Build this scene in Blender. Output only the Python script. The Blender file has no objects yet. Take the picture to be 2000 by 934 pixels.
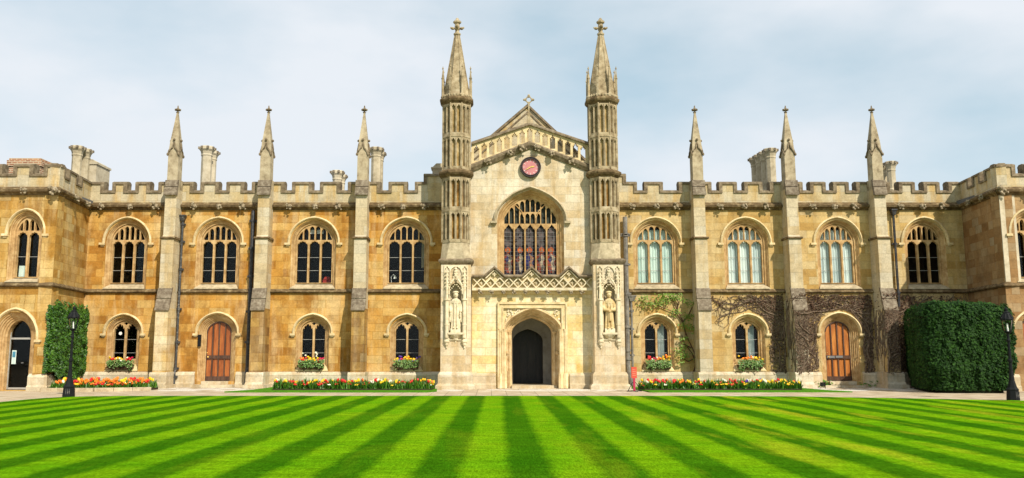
import bpy, bmesh, math, random
from math import radians as R, sin, cos, pi, atan, sqrt, atan2
from mathutils import Vector, Matrix
from mathutils.geometry import tessellate_polygon, delaunay_2d_cdt
random.seed(7)
scene = bpy.context.scene
COL = scene.collection
# ---------------------------------------------------------------- camera
FPX, U0, V0, TP = 1650.0, 960.0, 467.0, 0.1352
PITCH = atan(TP); CD = 36.2; CH = 1.436
cam = bpy.data.cameras.new('camera'); camo = bpy.data.objects.new('camera', cam); COL.objects.link(camo)
cam.sensor_width = 36; cam.lens = FPX*36/2000; cam.shift_x = (1000-U0)/2000; cam.clip_end = 3000
camo.location = (0, -CD, CH); camo.rotation_euler = (pi/2+PITCH, 0, 0)
scene.camera = camo
# ---------------------------------------------------------------- light
SUN_AZ, SUN_EL = R(31), R(41)          # from the right of the facade normal; height
sd = Vector((sin(SUN_AZ)*cos(SUN_EL), -cos(SUN_AZ)*cos(SUN_EL), sin(SUN_EL)))
sl = bpy.data.lights.new('sun', 'SUN'); sl.energy = 4.0; sl.angle = R(0.6); sl.color = (1, .925, .80)
slo = bpy.data.objects.new('sun', sl); COL.objects.link(slo)
slo.rotation_euler = (-sd).to_track_quat('-Z', 'Y').to_euler()
world = bpy.data.worlds.new('World'); scene.world = world; world.use_nodes = True
wt = world.node_tree; wt.nodes.clear()
wo = wt.nodes.new('ShaderNodeOutputWorld'); wb = wt.nodes.new('ShaderNodeBackground')
sk = wt.nodes.new('ShaderNodeTexSky'); sk.sky_type = 'NISHITA'; sk.sun_disc = False
sk.sun_elevation = SUN_EL; sk.sun_rotation = atan2(sd.x, sd.y); sk.air_density = 1.0; sk.dust_density = 1.2; sk.ozone_density = 1.0
wtc = wt.nodes.new('ShaderNodeTexCoord')
def wnoise(scale, zs, detail, off):
    mp = wt.nodes.new('ShaderNodeMapping'); mp.inputs['Scale'].default_value = (1, 1, zs); mp.inputs['Location'].default_value = off
    wt.links.new(wtc.outputs['Generated'], mp.inputs[0])
    nz = wt.nodes.new('ShaderNodeTexNoise'); nz.inputs['Scale'].default_value = scale; nz.inputs['Detail'].default_value = detail; nz.inputs['Roughness'].default_value = .5
    wt.links.new(mp.outputs[0], nz.inputs['Vector']); return nz
n1 = wnoise(2.3, 2.2, 6, (5.3, 2.2, 1.4))
rp = wt.nodes.new('ShaderNodeValToRGB')
rp.color_ramp.elements[0].position = .34; rp.color_ramp.elements[0].color = (.05, .05, .05, 1)
rp.color_ramp.elements[1].position = .60; rp.color_ramp.elements[1].color = (.97, .97, .97, 1)
wt.links.new(n1.outputs['Fac'], rp.inputs[0])
mx = wt.nodes.new('ShaderNodeMix'); mx.data_type = 'RGBA'
wt.links.new(rp.outputs[0], mx.inputs[0]); tn = wt.nodes.new('ShaderNodeMix'); tn.data_type = 'RGBA'; tn.blend_type = 'MULTIPLY'; tn.inputs[0].default_value = 1; tn.inputs[7].default_value = (.98, 1.2, 1.2, 1); wt.links.new(sk.outputs[0], tn.inputs[6]); vl = wt.nodes.new('ShaderNodeMix'); vl.data_type = 'RGBA'; vl.inputs[0].default_value = .62; vl.inputs[7].default_value = (5.7, 7.1, 7.6, 1); wt.links.new(tn.outputs[2], vl.inputs[6]); wt.links.new(vl.outputs[2], mx.inputs[6])
mx.inputs[7].default_value = (7.3, 7.7, 8.2, 1)
wt.links.new(mx.outputs[2], wb.inputs[0]); wb.inputs[1].default_value = .083
wt.links.new(wb.outputs[0], wo.inputs[0])
vs = scene.view_settings; vs.view_transform = 'Standard'; vs.look = 'None'; vs.gamma = 1; vs.use_curve_mapping = False
vs.exposure = 0.46
cy = scene.cycles; cy.max_bounces = 6; cy.diffuse_bounces = 3; cy.glossy_bounces = 3; cy.transparent_max_bounces = 10

def at(u, v, Y=0.0):
    a = (u-U0)/FPX; b = -(v-V0)/FPX
    dy = cos(PITCH)-b*sin(PITCH); dz = sin(PITCH)+b*cos(PITCH); t = (Y+CD)/dy
    return t*a, CH+t*dz
def zz(v, Y=0.0): return at(U0, v, Y)[1]
def xx(u, v, Y=0.0): return at(u, v, Y)[0]
def gnd(u, v, z=0.0):
    a = (u-U0)/FPX; b = -(v-V0)/FPX
    dy = cos(PITCH)-b*sin(PITCH); dz = sin(PITCH)+b*cos(PITCH); t = (z-CH)/dz
    return t*a, t*dy-CD
# ---------------------------------------------------------------- materials
class NT:
    def __init__(s, name):
        s.m = bpy.data.materials.new(name); s.m.use_nodes = True; s.t = s.m.node_tree
        s.b = s.t.nodes['Principled BSDF']; s.out = s.t.nodes['Material Output']
    def n(s, kind, **kw):
        nd = s.t.nodes.new('ShaderNode'+kind)
        for k, v in kw.items(): setattr(nd, k, v)
        return nd
    def l(s, a, b): s.t.links.new(a, b)
    def math(s, op, a, b=None, clamp=False):
        nd = s.n('Math', operation=op, use_clamp=clamp)
        for i, x in enumerate((a, b)):
            if x is None: continue
            if isinstance(x, (int, float)): nd.inputs[i].default_value = x
            else: s.l(x, nd.inputs[i])
        return nd.outputs[0]
    def noise(s, vec, scale, detail=4, rough=.55, sc=None, loc=None):
        if sc or loc:
            mp = s.n('Mapping')
            if sc: mp.inputs['Scale'].default_value = sc
            if loc: mp.inputs['Location'].default_value = loc
            s.l(vec, mp.inputs[0]); vec = mp.outputs[0]
        nd = s.n('TexNoise'); nd.inputs['Scale'].default_value = scale; nd.inputs['Detail'].default_value = detail
        nd.inputs['Roughness'].default_value = rough; s.l(vec, nd.inputs['Vector']); return nd.outputs['Fac']
    def ramp(s, fac, stops, interp='LINEAR'):
        nd = s.n('ValToRGB'); cr = nd.color_ramp; cr.interpolation = interp
        while len(cr.elements) < len(stops): cr.elements.new(.5)
        for e, (p, c) in zip(cr.elements, stops):
            e.position = p; e.color = (c, c, c, 1) if isinstance(c, (int, float)) else (*c, 1)
        s.l(fac, nd.inputs[0]); return nd.outputs[0]
    def mix(s, fac, a, b, mode='MIX'):
        nd = s.n('Mix', data_type='RGBA', blend_type=mode)
        for i, x in ((0, fac), (6, a), (7, b)):
            if isinstance(x, (int, float)): nd.inputs[i].default_value = x if i == 0 else (x, x, x, 1)
            elif isinstance(x, tuple): nd.inputs[i].default_value = (*x, 1)
            else: s.l(x, nd.inputs[i])
        return nd.outputs[2]
    def bump(s, h, strength, dist=.02):
        nd = s.n('Bump'); nd.inputs['Strength'].default_value = strength; nd.inputs['Distance'].default_value = dist
        s.l(h, nd.inputs['Height']); s.l(nd.outputs[0], s.b.inputs['Normal'])
    def fin(s, col, rough=.85):
        if isinstance(col, tuple): s.b.inputs['Base Color'].default_value = (*col, 1)
        else: s.l(col, s.b.inputs['Base Color'])
        s.b.inputs['Roughness'].default_value = rough; s.b.inputs['Specular IOR Level'].default_value = .5 if rough < .6 else .12; return s.m
def ashlar(name, stops, pale, palefac, streak, streakfac, rh=.335, bw=.62, palepos=(.5, .66), dark=None):
    k = NT(name); tc = k.n('TexCoord').outputs['Object']
    sp = k.n('SeparateXYZ'); k.l(tc, sp.inputs[0])
    wob = k.noise(tc, 1.3, 2)
    zw = k.math('ADD', sp.outputs[2], k.math('MULTIPLY', k.math('SUBTRACT', wob, .5), .03))
    cb = k.n('CombineXYZ'); k.l(k.math('ADD', sp.outputs[0], k.math('MULTIPLY', sp.outputs[1], .87)), cb.inputs[0]); k.l(zw, cb.inputs[1])
    br = k.n('TexBrick', offset=.45, squash=1.5, squash_frequency=3)
    for i, v in (('Scale', 1), ('Mortar Size', .008), ('Mortar Smooth', .3), ('Bias', 0), ('Brick Width', bw), ('Row Height', rh)): br.inputs[i].default_value = v
    br.inputs['Color1'].default_value = (0, 0, 0, 1); br.inputs['Color2'].default_value = (1, 1, 1, 1); br.inputs['Mortar'].default_value = (.5, .5, .5, 1)
    k.l(cb.outputs[0], br.inputs['Vector'])
    base = k.ramp(br.outputs['Color'], stops)
    f1 = k.noise(tc, .55, 6, .6, loc=(4, 2, 7))
    base = k.mix(k.math('MULTIPLY', k.ramp(f1, [(palepos[0], 0.), (palepos[1], 1.)]), palefac), base, pale)
    f2 = k.noise(tc, 2.2, 5, .6, sc=(1, 1, .13), loc=(9, 1, 3))
    base = k.mix(k.math('MULTIPLY', k.ramp(f2, [(.49, 0.), (.64, 1.)]), streakfac), base, streak)
    f4 = k.noise(tc, 1.7, 5, .65, sc=(1, 1, .3), loc=(-3, 8, 1))
    base = k.mix(k.math('MULTIPLY', k.ramp(f4, [(.55, 0.), (.75, 1.)]), palefac*.9), base, pale)
    if dark:
        f5 = k.noise(tc, .9, 6, .7, sc=(1, 1, .6), loc=(13, 5, 2))
        base = k.mix(k.math('MULTIPLY', k.ramp(f5, [(.5, 0.), (.68, 1.)]), dark[1]), base, dark[0])
    f6 = k.noise(tc, 2.6, 6, .7, loc=(2, 9, 4)); base = k.mix(.85, base, k.ramp(f6, [(.30, .70), (.52, 1.0), (.75, 1.16)]), 'MULTIPLY')
    f3 = k.noise(tc, 14, 6, .75)
    base = k.mix(.8, base, k.ramp(f3, [(.25, .58), (.75, 1.12)]), 'MULTIPLY')
    base = k.mix(k.math('MULTIPLY', br.outputs['Fac'], .5), base, tuple(c*.5 for c in stops[1][1]))
    k.bump(k.math('SUBTRACT', k.noise(tc, 16, 4), k.math('MULTIPLY', br.outputs['Fac'], 1.2)), .5, .015)
    return k.fin(base)
def mottled(name, a, b, c, scale=5, rough=.85, bump=.4, p=(.3, .5, .72)):
    k = NT(name); tc = k.n('TexCoord').outputs['Object']
    f = k.noise(tc, scale, 7, .68); base = k.ramp(f, [(p[0], a), (p[1], b), (p[2], c)])
    g = k.noise(tc, 1.1, 3, .5); base = k.mix(.6, base, k.ramp(g, [(.3, .72), (.7, 1.2)]), 'MULTIPLY')
    k.bump(f, bump, .02); return k.fin(base, rough)
def plain(name, c, rough=.5, metal=0, spec=None, var=.15, scale=8):
    k = NT(name); tc = k.n('TexCoord').outputs['Object']
    base = k.ramp(k.noise(tc, scale, 4), [(.3, tuple(x*(1-var) for x in c)), (.7, tuple(min(1, x*(1+var)) for x in c))])
    k.b.inputs['Metallic'].default_value = metal
    return k.fin(base, rough)
M = {}
M['left'] = ashlar('golden ashlar', [(0, (.35, .150, .024)), (.35, (.49, .24, .045)), (.7, (.59, .33, .080)), (1, (.56, .37, .13))], (.70, .48, .19), .55, (.78, .60, .33), .42, dark=((.22, .088, .014), .72))
M['right'] = ashlar('pale golden ashlar', [(0, (.46, .28, .085)), (.4, (.55, .37, .135)), (.8, (.62, .46, .21)), (1, (.52, .40, .22))], (.62, .50, .28), .6, (.40, .24, .08), .45)
M['gate'] = ashlar('cream ashlar', [(0, (.56, .42, .235)), (.4, (.66, .54, .36)), (.8, (.71, .61, .44)), (1, (.62, .54, .41))], (.74, .67, .52), .6, (.50, .32, .12), .55)
M['gate_low'] = ashlar('cream yellow ashlar', [(0, (.68, .48, .17)), (.4, (.76, .60, .30)), (.8, (.80, .69, .44)), (1, (.74, .62, .38))], (.82, .75, .55), .8, (.64, .40, .09), .35)
M['wing'] = ashlar('ochre ashlar', [(0, (.34, .17, .03)), (.4, (.46, .25, .055)), (.8, (.56, .36, .11)), (1, (.52, .38, .16))], (.66, .48, .20), .6, (.70, .54, .28), .4, dark=((.22, .10, .018), .65))
M['brown'] = ashlar('shade browned ashlar', [(0, (.27, .14, .05)), (.4, (.34, .195, .08)), (.8, (.42, .27, .125)), (1, (.38, .29, .17))], (.46, .34, .19), .5, (.24, .13, .05), .4)  # right wing stone dulled: its shade is put into the colour
M['parapet'] = ashlar('grey cream ashlar', [(0, (.50, .38, .19)), (.5, (.56, .46, .28)), (1, (.55, .48, .34))], (.60, .53, .38), .6, (.50, .31, .09), .7, rh=.4)
M['buttress'] = ashlar('pale limestone', [(0, (.50, .38, .21)), (.5, (.58, .48, .31)), (1, (.58, .51, .37))], (.64, .55, .38), .5, (.50, .34, .13), .5, rh=.4, bw=1.1)
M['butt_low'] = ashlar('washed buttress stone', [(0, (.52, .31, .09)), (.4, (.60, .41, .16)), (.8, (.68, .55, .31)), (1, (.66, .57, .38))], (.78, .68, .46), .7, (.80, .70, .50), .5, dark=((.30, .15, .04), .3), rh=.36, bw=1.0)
M['bed_kerb'] = mottled('kerb stone', (.30, .22, .13), (.46, .37, .24), (.56, .47, .33), 5)
M['plinth'] = ashlar('cream plinth stone', [(0, (.50, .40, .25)), (.5, (.62, .53, .37)), (1, (.66, .58, .43))], (.74, .67, .52), .5, (.46, .31, .14), .6, rh=.5, bw=1.3)
M['turret'] = mottled('grey gold turret stone', (.15, .105, .055), (.36, .285, .17), (.52, .44, .30), 3.5, p=(.30, .5, .72))
M['pinn'] = mottled('weathered pinnacle stone', (.16, .12, .07), (.38, .31, .20), (.52, .45, .31), 3.2, p=(.28, .5, .74))
M['turret_dark'] = mottled('dark brown panel stone', (.09, .045, .012), (.24, .125, .03), (.46, .30, .11), 2.6, p=(.34, .5, .72))  # darker, browner mottling for the sunk panels of the lower turret stages
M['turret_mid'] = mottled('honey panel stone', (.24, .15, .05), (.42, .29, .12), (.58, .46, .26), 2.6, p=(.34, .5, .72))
M['weather'] = mottled('lichened weathering stone', (.105, .08, .055), (.19, .15, .105), (.36, .31, .23), 7, p=(.32, .5, .74))
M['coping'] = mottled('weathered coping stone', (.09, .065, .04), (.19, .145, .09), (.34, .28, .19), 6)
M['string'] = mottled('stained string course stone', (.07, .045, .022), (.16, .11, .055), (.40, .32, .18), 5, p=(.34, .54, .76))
M['trim'] = mottled('tan carved stone', (.29, .165, .065), (.45, .285, .125), (.60, .44, .23), 4)
M['trim_pale'] = mottled('pale arch stone', (.38, .25, .11), (.58, .42, .22), (.70, .57, .36), 4)
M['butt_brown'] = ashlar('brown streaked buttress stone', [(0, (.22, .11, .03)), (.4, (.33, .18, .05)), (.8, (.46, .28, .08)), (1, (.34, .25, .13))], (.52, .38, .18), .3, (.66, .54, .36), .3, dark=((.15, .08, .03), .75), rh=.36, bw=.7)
M['hood'] = mottled('cream moulding stone', (.46, .33, .16), (.64, .50, .27), (.74, .62, .40), 4)
M['carved'] = mottled('pale carved stone', (.50, .40, .24), (.68, .58, .39), (.76, .68, .50), 6)
M['boss'] = mottled('carved boss stone', (.07, .05, .03), (.24, .19, .12), (.50, .42, .29), 11)
M['sill'] = mottled('worn sill stone', (.26, .21, .13), (.44, .36, .23), (.58, .49, .33), 5)
M['chimney'] = mottled('chimney stone', (.30, .24, .15), (.46, .39, .26), (.58, .50, .36), 4)
M['white_render'] = mottled('cream render', (.36, .30, .20), (.52, .45, .32), (.60, .53, .40), 3)
M['room'] = plain('dark interior', (.035, .03, .027), .9)  # room surfaces near black: darkness of the unlit rooms set as colour
M['lead'] = plain('lead cames', (.16, .16, .16), .5)
M['white_paint'] = plain('pale frame paint', (.34, .33, .30), .5)
M['black'] = plain('black painted iron', (.010, .011, .012), .6, 0)
M['pipe'] = mottled('peeling black pipe', (.02, .02, .022), (.05, .05, .05), (.42, .38, .30), 9, .5, p=(.3, .56, .7))
M['pipe_dark'] = mottled('black cast iron', (.014, .014, .016), (.03, .03, .034), (.09, .09, .09), 9, .45)
M['pipe_grey'] = mottled('grey lead pipe', (.08, .075, .065), (.17, .155, .135), (.3, .27, .22), 6, .5)
M['gold'] = plain('gilding', (.95, .62, .16), .3, .6)
M['pink'] = plain('pink clock enamel', (.52, .19, .19), .5, scale=3)
M['white'] = plain('white paint', (.78, .76, .72), .5)
M['roof'] = plain('roof lead', (.12, .12, .12), .6)
M['soil'] = mottled('dark soil', (.02, .014, .008), (.045, .03, .018), (.08, .055, .035), 12)
M['bark'] = mottled('vine bark', (.045, .025, .014), (.09, .05, .03), (.17, .11, .075), 14)
M['bark2'] = mottled('creeper bark', (.065, .044, .030), (.15, .105, .072), (.31, .235, .16), 14)
M['red_sign'] = plain('red sign enamel', (.55, .07, .035), .4)
def glassmat(name, tint, trans):
    k = NT(name); t = k.t; t.nodes.remove(k.b)
    gl = k.n('BsdfGlossy'); gl.inputs['Roughness'].default_value = .03; gl.inputs['Color'].default_value = (1, 1, 1, 1)
    tr = k.n('BsdfTransparent'); tr.inputs[0].default_value = (*tint, 1)
    fr = k.n('Fresnel'); fr.inputs[0].default_value = 1.22
    ms = k.n('MixShader'); k.l(fr.outputs[0], ms.inputs[0]); k.l(tr.outputs[0], ms.inputs[1]); k.l(gl.outputs[0], ms.inputs[2])
    k.l(ms.outputs[0], k.out.inputs[0]); return k.m
M['glass'] = glassmat('window glass', (.93, .95, .94), .8)
def wood(name, a, b, c):
    k = NT(name); tc = k.n('TexCoord').outputs['Object']
    f = k.noise(tc, 5, 6, .6, sc=(1.6, 1.6, .22)); base = k.ramp(f, [(.3, a), (.5, b), (.7, c)])
    g = k.noise(tc, 30, 3, .6, sc=(1, 1, .05)); base = k.mix(.5, base, k.ramp(g, [(.3, .7), (.7, 1.15)]), 'MULTIPLY')
    k.bump(g, .3, .01); return k.fin(base, .45)
M['wood_a'] = wood('chestnut oak', (.13, .032, .008), (.30, .080, .015), (.46, .15, .03))
M['wood_b'] = wood('honey oak', (.20, .055, .010), (.42, .135, .02), (.60, .23, .04))
M['door_darkened'] = wood('shade darkened oak', (.008, .006, .005), (.018, .013, .01), (.035, .026, .02))  # inner door oak darkened to hold the gloom of the passage
M['wood_dark'] = wood('dark oak', (.035, .016, .009), (.075, .034, .018), (.12, .06, .035))
M['red_cloth'] = plain('red chair cloth', (.4, .04, .03), .8)
def curtain_mat(name, a, b):
    k = NT(name); tc = k.n('TexCoord').outputs['Object']
    k.fin(k.ramp(k.noise(tc, 6, 3, sc=(1, 1, .1)), [(.35, a), (.65, b)]), .9); return k.m
M['curtain'] = curtain_mat('pale curtain', (.50, .56, .56), (.80, .83, .80))
M['curtain_g'] = curtain_mat('sea green curtain', (.46, .58, .54), (.76, .82, .76))
def leafmat(name, stops, rough=.45, trans=.25):
    k = NT(name); g = k.n('NewGeometry'); tc = k.n('TexCoord').outputs['Object']
    f = k.math('ADD', k.math('MULTIPLY', g.outputs['Random Per Island'], .6), k.math('MULTIPLY', k.noise(tc, 1.4, 3), .4))
    k.fin(k.ramp(f, stops), rough)
    tl = k.n('BsdfTranslucent'); k.l(k.b.inputs['Base Color'].links[0].from_socket, tl.inputs[0])
    ms = k.n('MixShader'); ms.inputs[0].default_value = trans; k.l(k.b.outputs[0], ms.inputs[1]); k.l(tl.outputs[0], ms.inputs[2]); k.l(ms.outputs[0], k.out.inputs[0])
    return k.m
M['ivy'] = leafmat('ivy leaves', [(.1, (.012, .048, .003)), (.5, (.034, .11, .006)), (.85, (.10, .23, .016))])
M['bush'] = leafmat('shrub leaves', [(.1, (.005, .019, .0025)), (.5, (.013, .042, .006)), (.9, (.038, .10, .013))], .6, .12)
M['bedleaf'] = leafmat('bed foliage', [(.1, (.02, .075, .004)), (.5, (.055, .165, .010)), (.9, (.15, .30, .03))])
M['vineleaf'] = leafmat('vine leaves', [(.1, (.06, .13, .01)), (.5, (.14, .26, .02)), (.9, (.26, .38, .05))])
M['trail'] = leafmat('trailing leaves', [(.1, (.05, .13, .015)), (.5, (.13, .26, .05)), (.9, (.35, .45, .18))])
M['dryleaf'] = leafmat('dry creeper buds', [(.1, (.035, .017, .012)), (.5, (.085, .042, .026)), (.9, (.20, .13, .075))], .7)
for nm, c in (('red', (.62, .012, .01)), ('yellow', (.85, .52, .01)), ('orange', (.85, .20, .012)), ('cream', (.82, .80, .60)), ('purple', (.10, .04, .32)), ('crimson', (.55, .01, .07))):
    M['f_'+nm] = plain(nm+' petals', c, .55, var=.2, scale=20)
# ---------------------------------------------------------------- object helpers
WM = {}
def _link(o, parent, frame):
    COL.objects.link(o); WM[o.name] = frame
    if parent is not None:
        o.parent = parent; o.matrix_local = WM[parent.name].inverted() @ frame
    else: o.matrix_local = frame
    return o
def empty(name, label, cat, loc=(0, 0, 0), group=None):
    o = bpy.data.objects.new(name, None); o.empty_display_size = .3
    o['label'] = label; o['category'] = cat
    if group: o['group'] = group
    return _link(o, None, Matrix.Translation(loc))
def tag(o, label, cat, group=None):
    o['label'] = label; o['category'] = cat
    if group: o['group'] = group
    return o
def mob(name, me, parent=None, frame=None):
    return _link(bpy.data.objects.new(name, me), parent, frame or Matrix.Identity(4))
I4 = Matrix.Identity(4)
def inside(p, poly):
    c = False; n = len(poly); x, y = p
    for i in range(n):
        x1_, y1_ = poly[i]; x2_, y2_ = poly[i-1]
        if (y1_ > y) != (y2_ > y) and x < (x2_-x1_)*(y-y1_)/(y2_-y1_)+x1_: c = not c
    return c
class B:
    def __init__(s, frame=None): s.v = []; s.f = []; s.mi = []; s.m = 0; s.sm = []; s.smooth = False; s.frame = frame
    def add(s, vs, fs):
        k = len(s.v); s.v += [tuple(p) for p in vs]
        for f in fs: s.f.append([i+k for i in f]); s.mi.append(s.m); s.sm.append(s.smooth)
    def hexa(s, p): s.add(p, [(0, 3, 2, 1), (4, 5, 6, 7), (0, 1, 5, 4), (1, 2, 6, 5), (2, 3, 7, 6), (3, 0, 4, 7)])
    def box(s, x0, x1, y0, y1, z0, z1):
        s.hexa([(x0, y0, z0), (x1, y0, z0), (x1, y1, z0), (x0, y1, z0), (x0, y0, z1), (x1, y0, z1), (x1, y1, z1), (x0, y1, z1)])
    def prism(s, poly, a, b, axis='y'):
        def P(p, t): return {'y': (p[0], t, p[1]), 'x': (t, p[0], p[1]), 'z': (p[0], p[1], t)}[axis]
        n = len(poly); tri = tessellate_polygon([[Vector((p[0], p[1], 0)) for p in poly]])
        vs = [P(p, a) for p in poly]+[P(p, b) for p in poly]
        fs = [tuple(t) for t in tri]+[tuple(i+n for i in reversed(t)) for t in tri]+[(i, (i+1) % n, (i+1) % n+n, i+n) for i in range(n)]
        s.add(vs, fs)
    def plate(s, loops, y0, y1, back=True):
        flat = [p for lp in loops for p in lp]; n = len(flat); ed = []; k = 0
        for lp in loops: m = len(lp); ed += [(k+i, k+(i+1) % m) for i in range(m)]; k += m
        cv, _, cf, _, _, _ = delaunay_2d_cdt([Vector((p[0], p[1])) for p in flat], ed, [], 0, 1e-5)
        tri = []
        for f in cf:
            c = [sum(cv[i][j] for i in f)/len(f) for j in (0, 1)]
            if inside(c, loops[0]) and not any(inside(c, h) for h in loops[1:]): tri.append(tuple(f))
        s.add([(p[0], y0, p[1]) for p in cv], tri)
        if back: s.add([(p[0], y1, p[1]) for p in cv], [tuple(reversed(t)) for t in tri])
        vs = [(p[0], y0, p[1]) for p in flat]+[(p[0], y1, p[1]) for p in flat]
        fs = []
        k = 0
        for lp in loops:
            m = len(lp); fs += [(k+i, k+(i+1) % m, k+(i+1) % m+n, k+i+n) for i in range(m)]; k += m
        s.add(vs, fs)
    def loft(s, rows, closed=False, cap=False):
        n = len(rows[0]); vs = [p for r in rows for p in r]; fs = []
        for j in range(len(rows)-1):
            for i in range(n if closed else n-1):
                a = j*n+i; b = j*n+(i+1) % n; fs.append((a, b, b+n, a+n))
        if cap: fs += [tuple(range(n)), tuple(range((len(rows)-1)*n, len(rows)*n))]
        s.add(vs, fs)
    def frus(s, cx, cy, z0, z1, r0, r1, n=8, rot=None, cap=True, sy=1):
        rot = pi/n if rot is None else rot
        s.loft([[(cx+r*cos(rot+2*pi*i/n), cy+sy*r*sin(rot+2*pi*i/n), z) for i in range(n)] for z, r in ((z0, r0), (z1, r1))], True, cap)
    def lathe(s, cx, cy, prof, n=12, rot=0, sy=1):
        s.loft([[(cx+r*cos(rot+2*pi*i/n), cy+sy*r*sin(rot+2*pi*i/n), z) for i in range(n)] for z, r in prof], True, True)
    def tube(s, pts, r, n=5):
        rows = []; pts = [Vector(p) for p in pts]
        for i, p in enumerate(pts):
            d = (pts[min(i+1, len(pts)-1)]-pts[max(i-1, 0)]).normalized()
            a = d.cross(Vector((0, 0, 1) if abs(d.z) < .9 else (1, 0, 0))).normalized(); b = d.cross(a)
            rr = r[i] if isinstance(r, (list, tuple)) else r
            rows.append([tuple(p+a*rr*cos(2*pi*k/n)+b*rr*sin(2*pi*k/n)) for k in range(n)])
        s.loft(rows, True, True)
    def ball(s, c, r, n=8, m=6, jit=0):
        rx, ry, rz = r if isinstance(r, tuple) else (r, r, r)
        rows = []
        for j in range(m+1):
            t = pi*j/m
            rows.append([(c[0]+rx*max(sin(t), .02)*cos(2*pi*i/n)*(1+random.uniform(-jit, jit)), c[1]+ry*max(sin(t), .02)*sin(2*pi*i/n)*(1+random.uniform(-jit, jit)), c[2]+rz*cos(t)*(1+random.uniform(-jit, jit)*.5)) for i in range(n)])
        s.loft(rows, True, True)
    def mesh(s, name, mats):
        me = bpy.data.meshes.new(name); me.from_pydata(s.v, [], s.f)
        for m in (mats if isinstance(mats, (list, tuple)) else [mats]): me.materials.append(M[m] if isinstance(m, str) else m)
        me.polygons.foreach_set('material_index', s.mi); me.polygons.foreach_set('use_smooth', s.sm)
        bm = bmesh.new(); bm.from_mesh(me); bmesh.ops.remove_doubles(bm, verts=bm.verts, dist=1e-5); bmesh.ops.recalc_face_normals(bm, faces=bm.faces); bm.to_mesh(me); bm.free()
        me.update(); return me
    def build(s, name, mats, parent=None, frame=None):
        return mob(name, s.mesh(name, mats), parent, frame or s.frame)
# ---------------------------------------------------------------- arches
def arch(cx, w, zs, rise, k=.25, n=14):
    """points left spring -> apex -> right spring of a slightly pointed arch"""
    pts = []
    for i in range(n+1):
        t = pi/2*i/n; pts.append((cx-w*cos(t), zs+rise*((1-k)*sin(t)+k*t/(pi/2))))
    return pts+[(2*cx-x, z) for x, z in reversed(pts[:-1])]
def jamb(cx, w, z0, zs, rise, off=0, k=.25, n=14):
    return [(cx-w-off, z0)]+arch(cx, w+off, zs, rise+off, k, n)+[(cx+w+off, z0)]
def arch_z(x, cx, w, zs, rise, k):
    c = min(1, abs(x-cx)/w); t = math.acos(c); return zs+rise*((1-k)*sin(t)+k*t/(pi/2))
def reveal(b, cx, w, z0, zs, rise, prof, k=.25, n=14):
    b.loft([[(x, y, z) for x, z in jamb(cx, w, z0, zs, rise, off, k, n)] for off, y in prof])
def lanc(cx, w, z0, zs, rise, cusp=True):
    """closed hole outline with a cusped pointed head"""
    if cusp:
        h = [(1, 0), (.97, .3), (.8, .52), (.62, .5), (.42, .38), (.46, .62), (.3, .86), (0, 1)]
    else:
        h = [(1, 0), (.97, .25), (.85, .5), (.62, .74), (.32, .9), (0, 1)]
    L = [(cx-w*a, zs+rise*c) for a, c in h]; Rr = [(cx+w*a, zs+rise*c) for a, c in reversed(h[:-1])]
    return [(cx-w, z0)]+L+Rr+[(cx+w, z0)]
PROF = [(.21, 0), (.20, .03), (.165, .05), (.15, .10), (.13, .10), (.11, .14), (.06, .15), (.045, .21), (.0, .25), (0, .40)]
def hood(b, cx, w, zd, zs, rise, o0, o1, k=.25, proud=.10, ret=.12, y0=0):
    pr = [(o0, y0), (o0+.02, y0-proud*.6), ((o0+o1)/2, y0-proud), (o1, y0-proud*.7), (o1+.005, y0)]
    reveal(b, cx, w, zd, zs, rise, pr, k)
    for s in (-1, 1):
        xa = cx+s*(w+o0-.01); xb = cx+s*(w+o1+ret)
        b.box(min(xa, xb), max(xa, xb), y0-proud-.01, y0, zd-.09, zd)
        xa = cx+s*(w+o0+.02); xb = cx+s*(w+o1+ret*.5)
        b.box(min(xa, xb), max(xa, xb), y0-proud*.6, y0, zd-.15, zd-.09)
def sillwedge(b, cx, w, zt, zb, yb=.30, yf=-.09, spread=.205):
    b.hexa([(cx-w-spread, yf, zb), (cx+w+spread, yf, zb), (cx+w, yb, zb), (cx-w, yb, zb),
            (cx-w-spread*.95, yf, zb+.04), (cx+w+spread*.95, yf, zb+.04), (cx+w, yb, zt), (cx-w, yb, zt)])
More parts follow.
